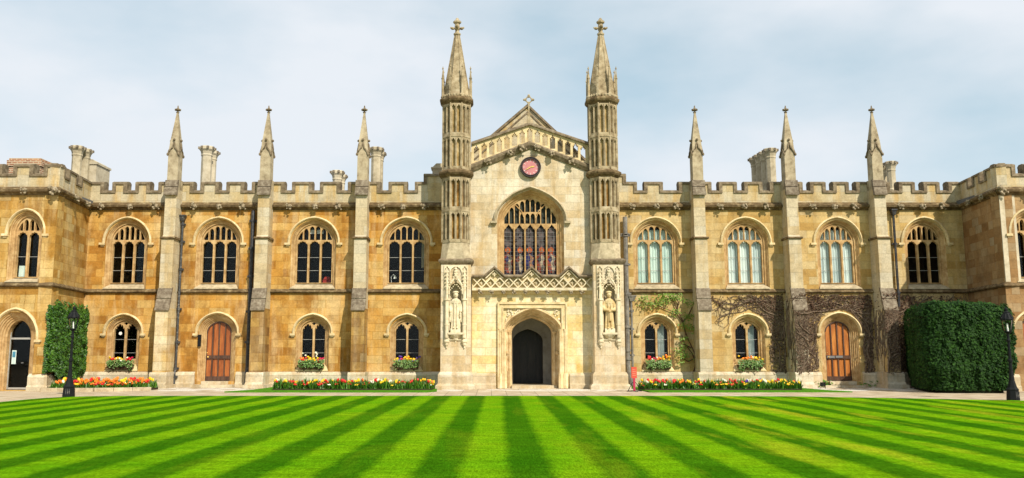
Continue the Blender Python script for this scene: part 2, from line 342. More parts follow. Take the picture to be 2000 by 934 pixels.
# ---- windows (frames: local x along wall, y into the wall, z up)
def upper_window(parent, fr, cx, w, z0, zs, rise, zt, zb, nl=3, curtain=None, k=.10, drop=-.04, y0=0, bars=2, hoff=(.25, .355)):
    b = B(fr); reveal(b, cx, w, zb, zs, rise, [(o, y+y0) for o, y in PROF], k); wd = b.build('window', 'trim', parent)
    t = B(fr); ya, yb = y0+.20, y0+.33
    outer = jamb(cx, w, z0, zs, rise, .03, k)
    holes = []; mw = .075; lw = (2*w-mw*(nl-1)-.03)/nl; zh = zs-.02
    for i in range(nl):
        lx = cx-w+.015+lw/2+i*(lw+mw)
        hh = .21
        holes.append([(lx-lw/2, z0+.03), *[(lx-lw/2*a, zh-.12+hh*c) for a, c in ((1, 0), (.93, .3), (.78, .5), (.68, .42), (.62, .66), (.4, .86), (.3, .76), (0, 1))],
                      *[(lx+lw/2*a, zh-.12+hh*c) for a, c in ((.3, .76), (.4, .86), (.62, .66), (.68, .42), (.78, .5), (.93, .3), (1, 0))], (lx+lw/2, z0+.03)])
    n = nl*2; pw = (2*w-.01)/n
    for i in range(n):
        px = cx-w+.005+pw*(i+.5); hw = pw/2-.023
        zl = zh+.135
        xe = px-hw if px < cx else px+hw
        xi = px+hw if px < cx else px-hw
        ztop_in = arch_z(xi, cx, w, zs, rise, k)-.03; ztop_out = arch_z(xe, cx, w, zs, rise, k)-.03; ztop_c = arch_z(px, cx, w, zs, rise, k)-.03
        if i in (0, n-1):
            if ztop_in-zl > .12: holes.append([(xe, zl), (xe, max(zl+.02, ztop_out)), (px, max(zl+.05, ztop_c-.01)), (xi, ztop_in-.02), (xi, zl)])
        else:
            sp = min(ztop_out, ztop_in)-.12
            holes.append(lanc(px, hw, zl, max(sp, zl+.06), min(ztop_c-max(sp, zl+.06), .24), False))
    t.plate([outer]+holes, ya, yb); t.build('tracery', 'trim', wd)
    h = B(fr); hood(h, cx, w, zs+drop, zs, rise, hoff[0], hoff[1], k, y0=y0); h.build('hood_mould', 'hood', wd)
    s = B(fr); sillwedge(s, cx, w, zt, zb, yb=y0+.30, yf=y0-.09); s.build('sill', 'sill', wd)
    g = B(fr); g.plate([jamb(cx, w, z0, zs, rise, .01, k)], y0+.345, y0+.352)
    g.build('pane', 'glass', wd)
    l = B(fr)
    for q in range(1, bars+1):
        zq = z0+(zh-z0-.05)*q/(bars+1); l.box(cx-w, cx+w, y0+.325, y0+.343, zq-.008, zq+.008)
    l.box(cx-w, cx+w, y0+.325, y0+.343, z0+.02, z0+.04)
    l.build('glazing_bar', 'white_paint', wd)
    if curtain: curtains(fr, wd, cx, w, z0, zs+rise*.75, curtain, y0)
    return wd
def curtains(fr, wd, cx, w, z0, z1, mat, y0=0, y=.40, spans=None):
    c = B(fr); c.smooth = True
    for a, bb in (spans or ((-1, 1),)):
        n = 60; r0 = []; r1 = []
        for i in range(n+1):
            x = cx+w*(a+(bb-a)*i/n); yy = y0+y+.028*sin(i*1.25)+.012*sin(i*.5)
            r0.append((x, yy, z0-.05)); r1.append((x, yy, z1))
        c.loft([r0, r1])
    c.build('curtain', mat, wd)
def lower_window(parent, fr, cx, w, z0, zs, rise, zt, zb, curtain=None, k=.14, y0=0):
    b = B(fr); reveal(b, cx, w, zb, zs, rise, [(o, y+y0) for o, y in PROF], k); wd = b.build('window', 'trim', parent)
    t = B(fr); mw = .085; lw = w-mw*.55
    holes = []
    for s in (-1, 1):
        lx = cx+s*(mw/2+lw/2-.003); r2 = rise*.98
        h = [(1, 0), (.99, .25), (.90, .5), (.80, .55), (.68, .42), (.68, .66), (.50, .86), (.40, .84), (.30, .70), (.24, .92), (0, 1)]
        # leaning head: apex shifted to the centre mullion
        L = []
        for a, c in h: L.append((lx-lw/2*a, c))
        Rr = [(lx+lw/2*a, c) for a, c in reversed(h[:-1])]
        pts = []
        for x, c in L+Rr:
            z = zs-.04+(r2*.93)*c; lim = arch_z(x, cx, w, zs, rise, k)-.025
            pts.append((x, min(z, lim)))
        holes.append([(lx-lw/2, z0)]+pts+[(lx+lw/2, z0)])
    holes.append([(cx-.12, zs+rise*.90), (cx, zs+rise*.62), (cx+.12, zs+rise*.90), (cx+.05, zs+rise*.86), (cx, zs+rise*.95), (cx-.05, zs+rise*.86)])
    t.plate([jamb(cx, w, z0-.22, zs, rise, .03, k)]+holes, y0+.22, y0+.33); t.build('tracery', 'trim', wd)
    h = B(fr); hood(h, cx, w, zs-.07, zs, rise, .25, .36, k, y0=y0, ret=.09); h.build('hood_mould', 'hood', wd)
    s = B(fr); sillwedge(s, cx, w, zt, zb, yb=y0+.3, yf=y0-.03); s.build('sill', 'hood', wd)
    g = B(fr); g.plate([jamb(cx, w, z0, zs, rise, .01, k)], y0+.345, y0+.352); g.build('pane', 'glass', wd)
    l = B(fr)
    for q in (.22, .72): l.box(cx-w, cx+w, y0+.325, y0+.343, z0+(zs-z0)*q-.007, z0+(zs-z0)*q+.007)
    l.build('glazing_bar', 'white_paint', wd)
    if curtain: curtains(fr, wd, cx, w, z0, zs+rise, 'curtain', y0, .48, ((.15, .75),))
    return wd
def door_unit(parent, fr, cx, w, z0, zs, rise, mat, k=.14, y0=0, fancy=False):
    """deep moulded door surround plus plank door; returns door part"""
    b = B(fr); pr = [(.27, 0), (.26, .03), (.22, .04), (.215, .08), (.17, .09), (.165, .13), (.11, .145), (.105, .19), (.055, .21), (.05, .25), (0, .27), (0, .40)]
    reveal(b, cx, w, z0, zs, rise, [(o, y+y0) for o, y in pr], k); su = b.build('door_surround', 'trim', parent)
    h = B(fr); hood(h, cx, w, zs-.07, zs, rise, .29, .40, k, y0=y0, proud=.12, ret=.08); h.build('hood_mould', 'hood', su)
    d = B(fr); d.plate([jamb(cx, w, z0+.02, zs, rise, .02, k)], y0+.32, y0+.38)
    d.m = 1
    n = 4
    for i in range(n+1):
        x = cx-w+2*w*i/n; zt_ = arch_z(min(max(x, cx-w+.03), cx+w-.03), cx, w, zs, rise, k)-.03
        d.box(x-.026, x+.026, y0+.275, y0+.32, z0+.12, zt_)
    zr = z0+(zs+rise-z0)*.40
    d.box(cx-w, cx+w, y0+.255, y0+.32, zr-.07, zr+.07)
    d.box(cx-w, cx+w, y0+.255, y0+.32, z0+.02, z0+.2)
    d.loft([[(x, y, z) for x, z in arch(cx, w-o, zs, rise-o, k)] for o, y in ((0, y0+.32), (0, y0+.26), (.05, y0+.26), (.05, y0+.32))])
    dd = d.build('door', [mat, 'wood_dark'], parent)
    hd = B(fr); hd.ball((cx-w+.10, y0+.23, zr), .035); hd.ball((cx-w+.05, y0+.25, zr+.18), .02); hd.build('handle', 'gold', dd)
    if fancy:
        lb = B(fr); lb.box(cx-.13, cx+.18, y0+.235, y0+.255, zr-.035, zr+.055); lb.box(cx-.5, cx-.17, y0+.235, y0+.255, zr-.05, zr+.05); lb.build('letter_box', 'lead', dd)
    return su, dd
BOSS = []
for i in range(3):
    b = B(); b.smooth = True; b.ball((0, -.09, 0), (.12, .12, .11), 9, 7, .3)
    for q in range(9): b.ball((random.uniform(-.14, .14), -.14+random.uniform(-.06, .05), random.uniform(-.13, .12)), random.uniform(.03, .06), 6, 4, .25)
    BOSS.append(b.mesh('carved_boss', 'boss'))
def boss(parent, fr, x, y, z, s=1.0, i=[0]):
    i[0] += 1
    return mob('carved_boss', BOSS[i[0] % 3], parent, fr @ Matrix.Translation((x, y, z)) @ Matrix.Rotation(random.uniform(-.5, .5), 4, 'Y') @ Matrix.Scale(s, 4))
def course(name, fr, parent, x0, x1, prof, mat, e0=0, e1=0):
    """moulding run: prof = [(y, z)...] extruded along x; e0/e1 mitre per unit of projection"""
    b = B(fr); n = len(prof)
    r0 = [(x0+e0*y, y, z) for y, z in prof]; r1 = [(x1+e1*y, y, z) for y, z in prof]
    b.loft([r0, r1], True); b.add(r0, [tuple(range(n))]); b.add(r1, [tuple(range(n))])
    return b.build(name, mat, parent)
def crenel(parent, fr, x0, x1, spans, zb, zg, zt, y0=0.0, y1=.38, mat='parapet', ends=(0, 0), steps=()):
    """spans: merlons [(a,b)...]; gaps between; optional steps [(a,b,ztop)] for raised blocks"""
    tops = sorted([(a, b_, zt) for a, b_ in spans]+list(steps))
    poly = [(x0, zb)]; cur = x0
    seq = []
    for a, b_, t in tops:
        if a > cur+1e-4: seq.append((cur, a, zg))
        seq.append((a, b_, t)); cur = b_
    if cur < x1-1e-4: seq.append((cur, x1, zg))
    out = [(x0, zb)]
    for a, b_, t in seq: out += [(a, t-.11), (b_, t-.11)]
    out.append((x1, zb)); ded = [out[0]]
    for p in out[1:]:
        if abs(p[0]-ded[-1][0])+abs(p[1]-ded[-1][1]) > 1e-5: ded.append(p)
    w = B(fr); w.plate([ded], y0, y1); pw = w.build('parapet', mat, parent)
    c = B(fr); t_ = .13; ya, yb = y0-.055, y1+.05
    for j, (a, b_, t) in enumerate(seq):
        lo = seq[j-1][2] if j else None; hi = seq[j+1][2] if j < len(seq)-1 else None
        # horizontal slab of this step
        xa = a if (lo is None or lo > t) else a-.02
        xb = b_ if (hi is None or hi > t) else b_+.02
        if lo is not None and lo > t: xa = a
        pf = [(ya, t-.15), (ya, t-.07), (y0+.12, t), (y1-.05, t), (yb, t-.07), (yb, t-.15)]
        c.loft([[(xa, y, z) for y, z in pf], [(xb, y, z) for y, z in pf]], True, True)
        # vertical copings down the sides of the higher step
        if lo is not None and lo < t-.01: c.box(a-.018, a+t_, ya+.004, yb-.01, lo-.15, t-.151)
        if hi is not None and hi < t-.01: c.box(b_-t_, b_+.018, ya+.004, yb-.01, hi-.15, t-.151)
    c.build('coping', 'coping', pw)
    return pw
# ---------------------------------------------------------------- ground
def sheet(name, poly, z0, z1, mat, kind='structure'):
    b = B(); b.prism(poly, z0, z1, 'z'); o = b.build(name, mat); o['kind'] = kind; return o
k = NT('bare ground'); tc = k.n('TexCoord').outputs['Object']
M['ground'] = k.fin(k.ramp(k.noise(tc, 2, 5), [(.3, (.16, .13, .09)), (.7, (.30, .26, .19))]), .95)
k = NT('worn paving and gravel'); tc = k.n('TexCoord').outputs['Object']
br = k.n('TexBrick', offset=0.0); br.inputs['Scale'].default_value = 1; br.inputs['Brick Width'].default_value = .535; br.inputs['Row Height'].default_value = 1.05; br.inputs['Mortar Size'].default_value = .012
br.inputs['Color1'].default_value = (.0, .0, .0, 1); br.inputs['Color2'].default_value = (1, 1, 1, 1); br.inputs['Mortar'].default_value = (.5, .5, .5, 1); k.l(tc, br.inputs['Vector'])
f = k.noise(tc, 1.6, 6, .65); base = k.ramp(f, [(.3, (.33, .25, .16)), (.5, (.45, .36, .245)), (.7, (.57, .49, .37))])
base = k.mix(.35, base, k.ramp(br.outputs['Color'], [(0, .75), (1, 1.2)]), 'MULTIPLY')
base = k.mix(k.math('MULTIPLY', br.outputs['Fac'], .8), base, (.18, .14, .09))
sp = k.n('SeparateXYZ'); k.l(tc, sp.inputs[0])
g = k.noise(tc, 40, 4, .8); gr = k.ramp(g, [(.35, (.30, .26, .2)), (.5, (.62, .58, .5)), (.62, (.85, .82, .75))])
edge = k.math('MULTIPLY', k.math('MULTIPLY', k.math('GREATER_THAN', sp.outputs[1], -3.6), k.math('GREATER_THAN', k.noise(tc, .8, 3), .47)), .85)
base = k.mix(edge, base, gr); k.bump(k.noise(tc, 18, 5), .4, .02)
M['paving'] = k.fin(base, .9)
k = NT('mown striped turf'); tc = k.n('TexCoord').outputs['Object']; sp = k.n('SeparateXYZ'); k.l(tc, sp.inputs[0])
xs = k.math('SUBTRACT', sp.outputs[0], k.math('MULTIPLY', k.math('ADD', sp.outputs[1], CD), .0097))
wv = k.noise(tc, 1.1, 4, .65); wv2 = k.noise(tc, 7, 4, .7)
xs = k.math('ADD', xs, k.math('MULTIPLY', k.math('SUBTRACT', wv, .5), .20)); xs = k.math('ADD', xs, k.math('MULTIPLY', k.math('SUBTRACT', wv2, .5), .14))
SW = .560
ph = k.math('ADD', k.math('DIVIDE', k.math('SUBTRACT', xs, .085), 2*SW), 50.0)
tri = k.math('PINGPONG', k.math('MULTIPLY', ph, 2.0), 1.0)          # 0..1..0 once per pair of stripes
sn = k.math('SINE', k.math('MULTIPLY', ph, 2*pi))
fac = k.ramp(k.math('ADD', k.math('MULTIPLY', sn, .5), .5), [(.30, 0.), (.70, 1.)])
pat = k.noise(tc, .5, 5, .6); fine = k.noise(tc, 30, 5, .85, sc=(1, .2, 1)); fine2 = k.noise(tc, 75, 3, .9, sc=(1, .16, 1)); mid = k.noise(tc, 3.2, 6, .75, sc=(.5, 1.0, 1))
dark_ = k.ramp(pat, [(.3, (.026, .108, .002)), (.7, (.050, .145, .003))])
lite_ = k.ramp(pat, [(.3, (.080, .235, .003)), (.7, (.155, .29, .004))])
base = k.mix(fac, lite_, dark_)
yl = k.noise(tc, 1.0, 4, .6, sc=(1, .16, 1), loc=(4.2, 0, 0)); yel = k.math('MULTIPLY', k.ramp(yl, [(.54, 0.), (.68, 1.)]), k.ramp(k.math('ADD', k.math('MULTIPLY', sp.outputs[0], .08), .1), [(.15, 0.15), (.7, 1.)]))
base = k.mix(k.math('MULTIPLY', yel, .85), base, (.30, .33, .012))
base = k.mix(.75, base, k.ramp(fine, [(.3, .35), (.7, 1.7)]), 'MULTIPLY')
base = k.mix(.6, base, k.ramp(fine2, [(.3, .45), (.7, 1.6)]), 'MULTIPLY')
base = k.mix(.8, base, k.ramp(mid, [(.3, .62), (.7, 1.34)]), 'MULTIPLY')
k.bump(k.math('ADD', fine, fine2), .7, .02); M['turf'] = k.fin(base, .95); k.b.inputs['Specular IOR Level'].default_value = .0
k = NT('verge turf'); tc = k.n('TexCoord').outputs['Object']
base = k.ramp(k.noise(tc, 14, 5, .75), [(.3, (.03, .12, .005)), (.7, (.10, .27, .01))]); k.bump(k.noise(tc, 40, 3), .7, .02); M['verge'] = k.fin(base, .9)
sheet('ground', [(-400, -120), (400, -120), (400, 500), (-400, 500)], -.5, 0, 'ground')
sheet('path', [(-40, -45), (40, -45), (40, .05), (-40, .05)], -.1, .006, 'paving')
lawn = [(-14.3, -44), (-14.3, -9.9), (-14.2, -9.0), (-13.9, -8.35), (-13.3, -7.9), (-12.3, -7.65), (-10, -7.58), (0, -7.56), (5.8, -7.56), (9.9, -7.95), (12.9, -9.05), (16.0, -10.45), (19, -12.2), (23, -15), (23, -44)]
sheet('lawn', lawn, -.05, .03, 'turf')
def soft_ribbon(pts, w, name, z):
    b = B(); b.prism(pts, -.02, z, 'z'); return b
# ---------------------------------------------------------------- shared heights
ZP, ZS0, ZS1, ZC0, ZC1, ZG, ZM = .64, 3.98, 4.14, 7.59, 7.88, 8.50, 8.88
CORN = [(0, ZC0), (-.05, ZC0), (-.08, ZC0+.06), (-.20, ZC0+.12), (-.22, ZC0+.20), (-.10, ZC0+.27), (0, ZC1+.06)]
STRI = [(0, ZS0), (-.06, ZS0), (-.13, ZS0+.05), (-.12, ZS0+.09), (-.03, ZS1+.02), (0, ZS1+.03)]
PLIN = [(0, -.02), (-.17, -.02), (-.17, .17), (-.11, .22), (-.11, ZP-.1), (-.07, ZP-.03), (0, ZP+.02)]
def rect(x0, x1, z0, z1): return [(x0, z0), (x1, z0), (x1, z1), (x0, z1)]
def buttress(parent, xc, low, up, dark=True):
    b = B(); hw = .265
    b.box(xc-hw, xc+hw, -1.0, 0, .0, 3.30)                                      # lower stage
    b.m = 1
    sides = [(xc-hw+.02, xc+hw-.02)]
    b.prism([(0, 3.302), (-.985, 3.302), (-.78, 4.14), (-.78, 6.28), (0, 6.28)], xc-hw+.004, xc+hw-.004, 'x')
    b.prism([(0, 6.282), (-.78, 6.282), (-.66, 6.42), (-.66, 8.42), (0, 8.42)], xc-.245, xc+.245, 'x')
    bt = b.build('buttress', [low, up], parent)
    s = B(); s.prism([(0, 6.24), (-.84, 6.24), (-.86, 6.27), (-.79, 6.33), (0, 6.33)], xc-.32, xc+.32, 'x')
    s.build('set_off', 'string', bt)
    w = B()
    for a, c, dz in ((0, .5, 0), (.5, 1, .0)):                                  # two sloping weathering slabs
        y0_, z0_ = -1.06+.27*a, 3.26+.92*a; y1_, z1_ = -1.03+.27*c, 3.26+.92*c
        w.hexa([(xc-hw-.03, y0_, z0_), (xc+hw+.03, y0_, z0_), (xc+hw+.03, y0_+.10, z0_), (xc-hw-.03, y0_+.10, z0_),
                (xc-hw-.03, y1_-.03, z1_-.04), (xc+hw+.03, y1_-.03, z1_-.04), (xc+hw+.03, y1_+.10, z1_), (xc-hw-.03, y1_+.10, z1_)])
    w.box(xc-hw-.03, xc+hw+.03, -1.07, -.99, 3.2, 3.27)
    w.build('weathering', 'weather', bt); w = B()
    for a, c in ((0, .5), (.5, 1)):
        y0_, z0_ = -.78+.13*a, 8.20+.62*a; y1_, z1_ = -.78+.13*c, 8.20+.62*c
        w.hexa([(xc-.275, y0_, z0_), (xc+.275, y0_, z0_), (xc+.275, y0_+.14, z0_), (xc-.275, y0_+.14, z0_),
                (xc-.275, y1_-.02, z1_-.03), (xc+.275, y1_-.02, z1_-.03), (xc+.275, y1_+.12, z1_), (xc-.275, y1_+.12, z1_)])
    w.box(xc-.28, xc+.28, -.80, -.65, 8.13, 8.21)
    w.build('weathering', 'weather', bt)
    p = B(); p.prism([(.0, -.02), (-1.22, -.02), (-1.22, .17), (-1.15, .23), (-1.10, .26), (-1.10, .58), (-1.04, .66), (0, .66)], xc-.36, xc+.36, 'x')
    p.hexa([(xc-.44, -1.28, -.02), (xc+.44, -1.28, -.02), (xc+.44, 0, -.02), (xc-.44, 0, -.02), (xc-.44, -1.28, .15), (xc+.44, -1.28, .15), (xc+.44, 0, .15), (xc-.44, 0, .15)])
    p.build('plinth', 'plinth', bt)
    n = B(); hs = .222; ycen = -.38; D2 = .245
    n.box(xc-hs, xc+hs, ycen-D2, ycen+D2, 8.3, 9.95)
    n.loft([[(xc+a*hs*f, ycen+c*D2*f, z) for a, c in ((-1, -1), (1, -1), (1, 1), (-1, 1))] for z, f in ((9.95, 1.0), (10.45, .86), (11.85, .14))], True, True)
    n.box(xc-.244, xc+.244, ycen+D2-.01, .37, 8.3, 8.86)
    n.m = 1
    for a, c in ((-1, -1), (1, -1), (1, 1), (-1, 1)):
        n.ball((xc+a*(hs+.02), ycen+c*(D2+.02), 9.93), (.055, .055, .075), 6, 4)
    for dx, dy in ((0, -1), (1, 0), (-1, 0), (0, 1)):                           # ogee gablets with a knob
        ax = Vector((abs(dy), abs(dx), 0)); nn = Vector((dx*(hs+.02), dy*(D2+.02), 0)); cc = Vector((xc, ycen, 0))+nn
        for sg in (-1, 1):
            pts = [cc+ax*sg*.225+Vector((0, 0, 9.93)), cc+ax*sg*.17+Vector((0, 0, 10.08)), cc+ax*sg*.06+Vector((0, 0, 10.22)), cc-nn*.12+ax*sg*.01+Vector((0, 0, 10.46))]
            n.tube(pts, [.04, .035, .032, .03], 5)
        n.ball(tuple(cc-nn*.08+Vector((0, 0, 10.58))), (.06, .06, .06), 6, 5)
    zc = 11.85
    n.frus(xc, ycen, zc-.03, zc+.02, .055, .075, 8); n.ball((xc, ycen, zc+.14), (.05, .05, .13), 6, 5)
    for dx, dy in ((1, 0), (-1, 0), (0, 1), (0, -1), (.7, .7), (-.7, -.7), (.7, -.7), (-.7, .7)):
        n.ball((xc+dx*.095, ycen+dy*.095, zc+.12), (.05, .05, .045), 6, 4)
    n.ball((xc, ycen, zc+.27), (.028, .028, .05), 6, 4)
    n.build('pinnacle', ['pinn', 'coping'], bt)
    return bt
def range_block(name, label, x0, x1, upper, lower, doors, butts, wallmat, butmats, par_spec, curtains_=(), seeds=0):
    root = empty(name, label, 'building', ((x0+x1)/2, 0, 0))
    holes = []
    for cx, w in upper: holes.append(jamb(cx, w, ZS1+.02, 6.20, .76, .205, .10))
    for cx in lower: holes.append(jamb(cx, .5, .68, 2.34, .44, .205, .14))
    for cx in doors: holes.append(jamb(cx, .53, .26, 2.34, .46, .265, .14))
    w_ = B(); w_.plate([rect(x0, x1, 0, ZC1)]+[list(reversed(h)) for h in holes], 0, .5); w_.build('wall', wallmat, root)
    for i, (cx, w) in enumerate(upper):
        upper_window(root, I4, cx, w, 4.42, 6.20, .76, 4.42, ZS1+.02, curtain=curtains_[i] if curtains_ else None)
    for i, cx in enumerate(lower): lower_window(root, I4, cx, .5, 1.20, 2.34, .44, 1.04, .68, curtain=bool(curtains_))
    for cx in doors:
        su, dd = door_unit(root, I4, cx, .53, .26, 2.34, .46, 'wood_b' if curtains_ else 'wood_a', fancy=bool(curtains_))
        st = B(); st.box(cx-.85, cx+.85, -.45 if not curtains_ else -.3, .62, -.02, .13 if not curtains_ else .10); st.box(cx-.56, cx+.56, -.12, .6, .12, .262); st.build('step', 'plinth', su)
    # plinth, split round doors and buttresses
    cuts = sorted([(cx-.87, cx+.87) for cx in doors]+[(bx-.36, bx+.36) for bx in butts]); c = x0
    for a, b_ in cuts+[(x1, x1)]:
        if a > c: course('plinth', I4, root, c, a, PLIN, 'plinth')
        c = b_
    cuts = sorted([(bx-.262, bx+.262) for bx in butts]); c = x0
    for a, b_ in cuts+[(x1, x1)]:
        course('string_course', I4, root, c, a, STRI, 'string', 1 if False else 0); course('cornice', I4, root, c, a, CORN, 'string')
        c = b_
    for j, bx in enumerate(butts): buttress(root, bx, butmats[0][j], butmats[1])
    for p in par_spec: crenel(root, I4, *p)
    # rooms behind: floors, back wall, roof
    r = B()
    r.box(x0, x1, 3.2, 3.4, 0, ZC1); r.box(x0, x1, .5, 3.2, 3.9, 4.15); r.box(x0, x1, .5, 3.2, 7.6, 7.75); r.box(x0, x1, .5, 3.2, -.02, .1)
    for bx in [x0+.1, x1-.1]+list(butts): r.box(bx-.08, bx+.08, .502, 3.2, .1, 7.6)
    r.build('interior', 'room', root)
    rf = B(); rf.box(x0, x1, .4, 9, 7.76, 8.0); rf.box(x0, x1, 8.8, 9.0, 0, 7.76); rr = rf.build('roof', 'roof', root)  # unseen flat roof, added to keep daylight out of the rooms
    return root, rr
# left range -17.45 .. -2.0 ; right range 5.35 .. 20.42
LB = [-13.7, -9.73, -5.55]; RB = [8.87, 12.84, 16.6]
def bay(xa, xb, n=3, gap=.36, first=.45):
    """merlons for a bay between two pinnacles: half merlons at the ends, n gaps"""
    L = xb-xa; mer = (L-2*first-n*gap)/(n-1) if n > 1 else 0; out = [(xa, xa+first)]; c = xa+first+gap
    for i in range(n-1): out.append((c, c+mer)); c += mer+gap
    out.append((c, xb)); return out
def par_left():
    L = []
    L.append((-17.45, LB[0]-.245, bay(-17.45, LB[0]-.245, 3, .40, .55), ZC1, ZG, ZM))
    L.append((LB[0]+.245, LB[1]-.245, bay(LB[0]+.245, LB[1]-.245), ZC1, ZG, ZM))
    L.append((LB[1]+.245, LB[2]-.245, bay(LB[1]+.245, LB[2]-.245), ZC1, ZG, ZM))
    a = LB[2]+.245
    L.append((a, -2.02, [(a, a+.45), (a+.83, a+1.62), (a+1.98, a+2.36)], ZC1, ZG, ZM, 0.0, .38, 'parapet', (0, 0), [(a+2.36, -2.02, 9.24)]))
    return L
def par_right():
    b0 = RB[0]-.245
    L = [(5.37, b0, [(5.37+.95, 5.37+1.28), (5.37+1.68, 5.37+2.42), (b0-.45, b0)], ZC1, ZG, ZM, 0.0, .38, 'parapet', (0, 0), [(5.37, 5.37+.48, 9.24)])]
    L[0][2][0] = (5.37+.48, 5.37+.95)
    L[0][2][1] = (5.37+1.30, 5.37+2.08)
    L.append((RB[0]+.245, RB[1]-.245, bay(RB[0]+.245, RB[1]-.245), ZC1, ZG, ZM))
    L.append((RB[1]+.245, RB[2]-.245, bay(RB[1]+.245, RB[2]-.245), ZC1, ZG, ZM))
    L.append((RB[2]+.245, 20.42, bay(RB[2]+.245, 20.42, 3, .42, .5), ZC1, ZG, ZM))
    return L
left, lroof = range_block('stone_range', 'golden two storey stone range with battlements, buttresses and dark windows left of the gatehouse', -17.45, -2.0,
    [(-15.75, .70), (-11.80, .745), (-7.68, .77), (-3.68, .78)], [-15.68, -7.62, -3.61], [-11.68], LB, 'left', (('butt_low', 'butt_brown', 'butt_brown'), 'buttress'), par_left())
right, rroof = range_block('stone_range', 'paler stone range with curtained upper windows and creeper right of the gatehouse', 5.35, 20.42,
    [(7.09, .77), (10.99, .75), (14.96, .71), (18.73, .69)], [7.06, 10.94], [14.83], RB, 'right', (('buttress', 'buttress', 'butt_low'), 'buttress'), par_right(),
    curtains_=('curtain_g', 'curtain', 'curtain', None))
for root, xs_ in ((left, [-16.85, -15.65, -14.5, -12.85, -11.8, -10.75, -8.75, -7.65, -6.6, -4.75, -3.85, -2.9]), (right, [6.1, 7.1, 8.0, 9.9, 10.9, 11.9, 13.9, 14.8, 15.7, 17.7, 18.6, 19.5])):
    for x in xs_: boss(root, I4, x, -.10, ZC0+.14, 1.0)
# ---------------------------------------------------------------- projecting wings
def wing(name, label, side, wallmat, corner_y=-3.5):
    """side -1: left wing, its return wall faces right; side 1: right wing"""
    X = 17.45 if side < 0 else 20.42
    xi = side*X; xo = side*(X-.42 if side < 0 else X-.5)
    root = empty(name, label, 'building', (xo+side*2, corner_y, 0))
    # return wall in its own frame: local x runs from inner corner to outer corner for the left wing
    A = Vector((xi, 0, 0)); C_ = Vector((xo, corner_y, 0))
    S, E = (C_, A) if side < 0 else (A, C_)
    # looking at the visible face, local x must run left to right
    d = (E-S).normalized(); L = (E-S).length
    fr = Matrix.Translation(S) @ Matrix(((d.x, -d.y, 0, 0), (d.y, d.x, 0, 0), (0, 0, 1, 0), (0, 0, 0, 1)))
    dz = -.05
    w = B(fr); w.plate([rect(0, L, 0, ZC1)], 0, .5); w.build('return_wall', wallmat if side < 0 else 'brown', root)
    e = .95
    for nm, pf, mt in (('plinth', PLIN, 'plinth'), ('string_course', STRI, 'string'), ('cornice', CORN, 'string')):
        # mitres: the outer corner runs long, the inner one short
        if side < 0: course(nm, fr, root, 0, L, pf, mt, e, -.0)
        else: course(nm, fr, root, 0, L, pf, mt, 0, -e)
    g = .42; m = (L-.45-2*g-.35)/1
    sp = [(0, .45), (.45+g, .45+g+.95), (.45+g+.95+g, L)] if side < 0 else [(0, .95), (.95+g, .95+g+.75), (.95+g+.75+g, L)]
    crenel(root, fr, 0, L, sp, ZC1, ZG, ZM)
    for x in (L*.36, L*.72): boss(root, fr, x, -.1, ZC0+.14, 1.0)
    fc = Matrix.Translation((0, corner_y, 0)); x0, x1 = (-26, xo) if side < 0 else (xo, 27)
    return root, fc, x0, x1, xo
# left wing front
lw, fc, x0, x1, xo = wing('stone_wing', 'ochre stone wing with brick chimney and glazed doorway projecting at far left', -1, 'wing')
ux, dxx = -18.05, -18.33
# window opening and door positions on the wing front (Y=-3.5)
ux = at(48, 490, -3.5)[0]; dd_ = at(35, 690, -3.2)[0]
ww = B(fc); ww.plate([rect(x0, x1, 0, ZC1), list(reversed(jamb(ux, .44, ZS1+.02, 6.1, .62, .205, .10))), list(reversed(jamb(dd_, .46, .03, 2.05, .66, .325, .14)))], 0, .5); ww.build('wall', 'wing', lw)
upper_window(lw, fc, ux, .44, 4.36, 6.1, .62, 4.36, ZS1+.02, nl=2, bars=1)
su = B(fc); reveal(su, dd_, .46, .03, 2.05, .66, [(.33, 0), (.32, .03), (.27, .05), (.26, .09), (.21, .11), (.20, .15), (.14, .17), (.13, .21), (.07, .23), (.06, .27), (0, .30), (0, .62)], .14)
su = su.build('door_surround', 'trim', lw)
h = B(fc); hood(h, dd_, .46, 2.05-.1, 2.05, .66, .36, .48, .14, proud=.12); h.build('hood_mould', 'hood', su)
d = B(fc); d.m = 1; d.box(dd_-.46, dd_-.435, .50, .56, .05, 2.75); d.box(dd_+.43, dd_+.46, .50, .56, .05, 2.75); d.box(dd_-.415, dd_+.415, .50, .56, 1.97, 2.04); d.box(dd_-.415, dd_+.415, .50, .56, .05, .12)
d.m = 0; d.plate([jamb(dd_, .46, .05, 2.05, .66, 0, .14)], .53, .54); dr = d.build('door', ['glass', 'white_paint'], lw)
d = B(fc); d.m = 0; d.box(dd_-.33, dd_-.17, .485, .50, 1.02, 1.55); d.m = 1; d.box(dd_-.31, dd_-.19, .481, .486, 1.28, 1.5); d.build('notice', ['curtain_g', plain('blue notice', (.05, .2, .3), .4)], dr)
d = B(fc); d.box(dd_+.05, dd_+.13, .47, .52, 1.05, 1.08); d.build('handle', 'lead', dr)
c = x0
for a, b_ in ((dd_-.66, dd_+.66), (x1, x1)):
    course('plinth', fc, lw, c, a, PLIN, 'plinth', 0, -.95 if a == x1 else 0); c = b_
course('string_course', fc, lw, x0, x1, STRI, 'string', 0, -.95); course('cornice', fc, lw, x0, x1, CORN, 'string', 0, -.95)
crenel(lw, fc, x0, x1, [(x1-.62, x1), (x1-1.82, x1-1.06), (x1-3.1, x1-2.3), (x1-4.4, x1-3.6), (x0, x1-5)], ZC1, ZG, ZM)
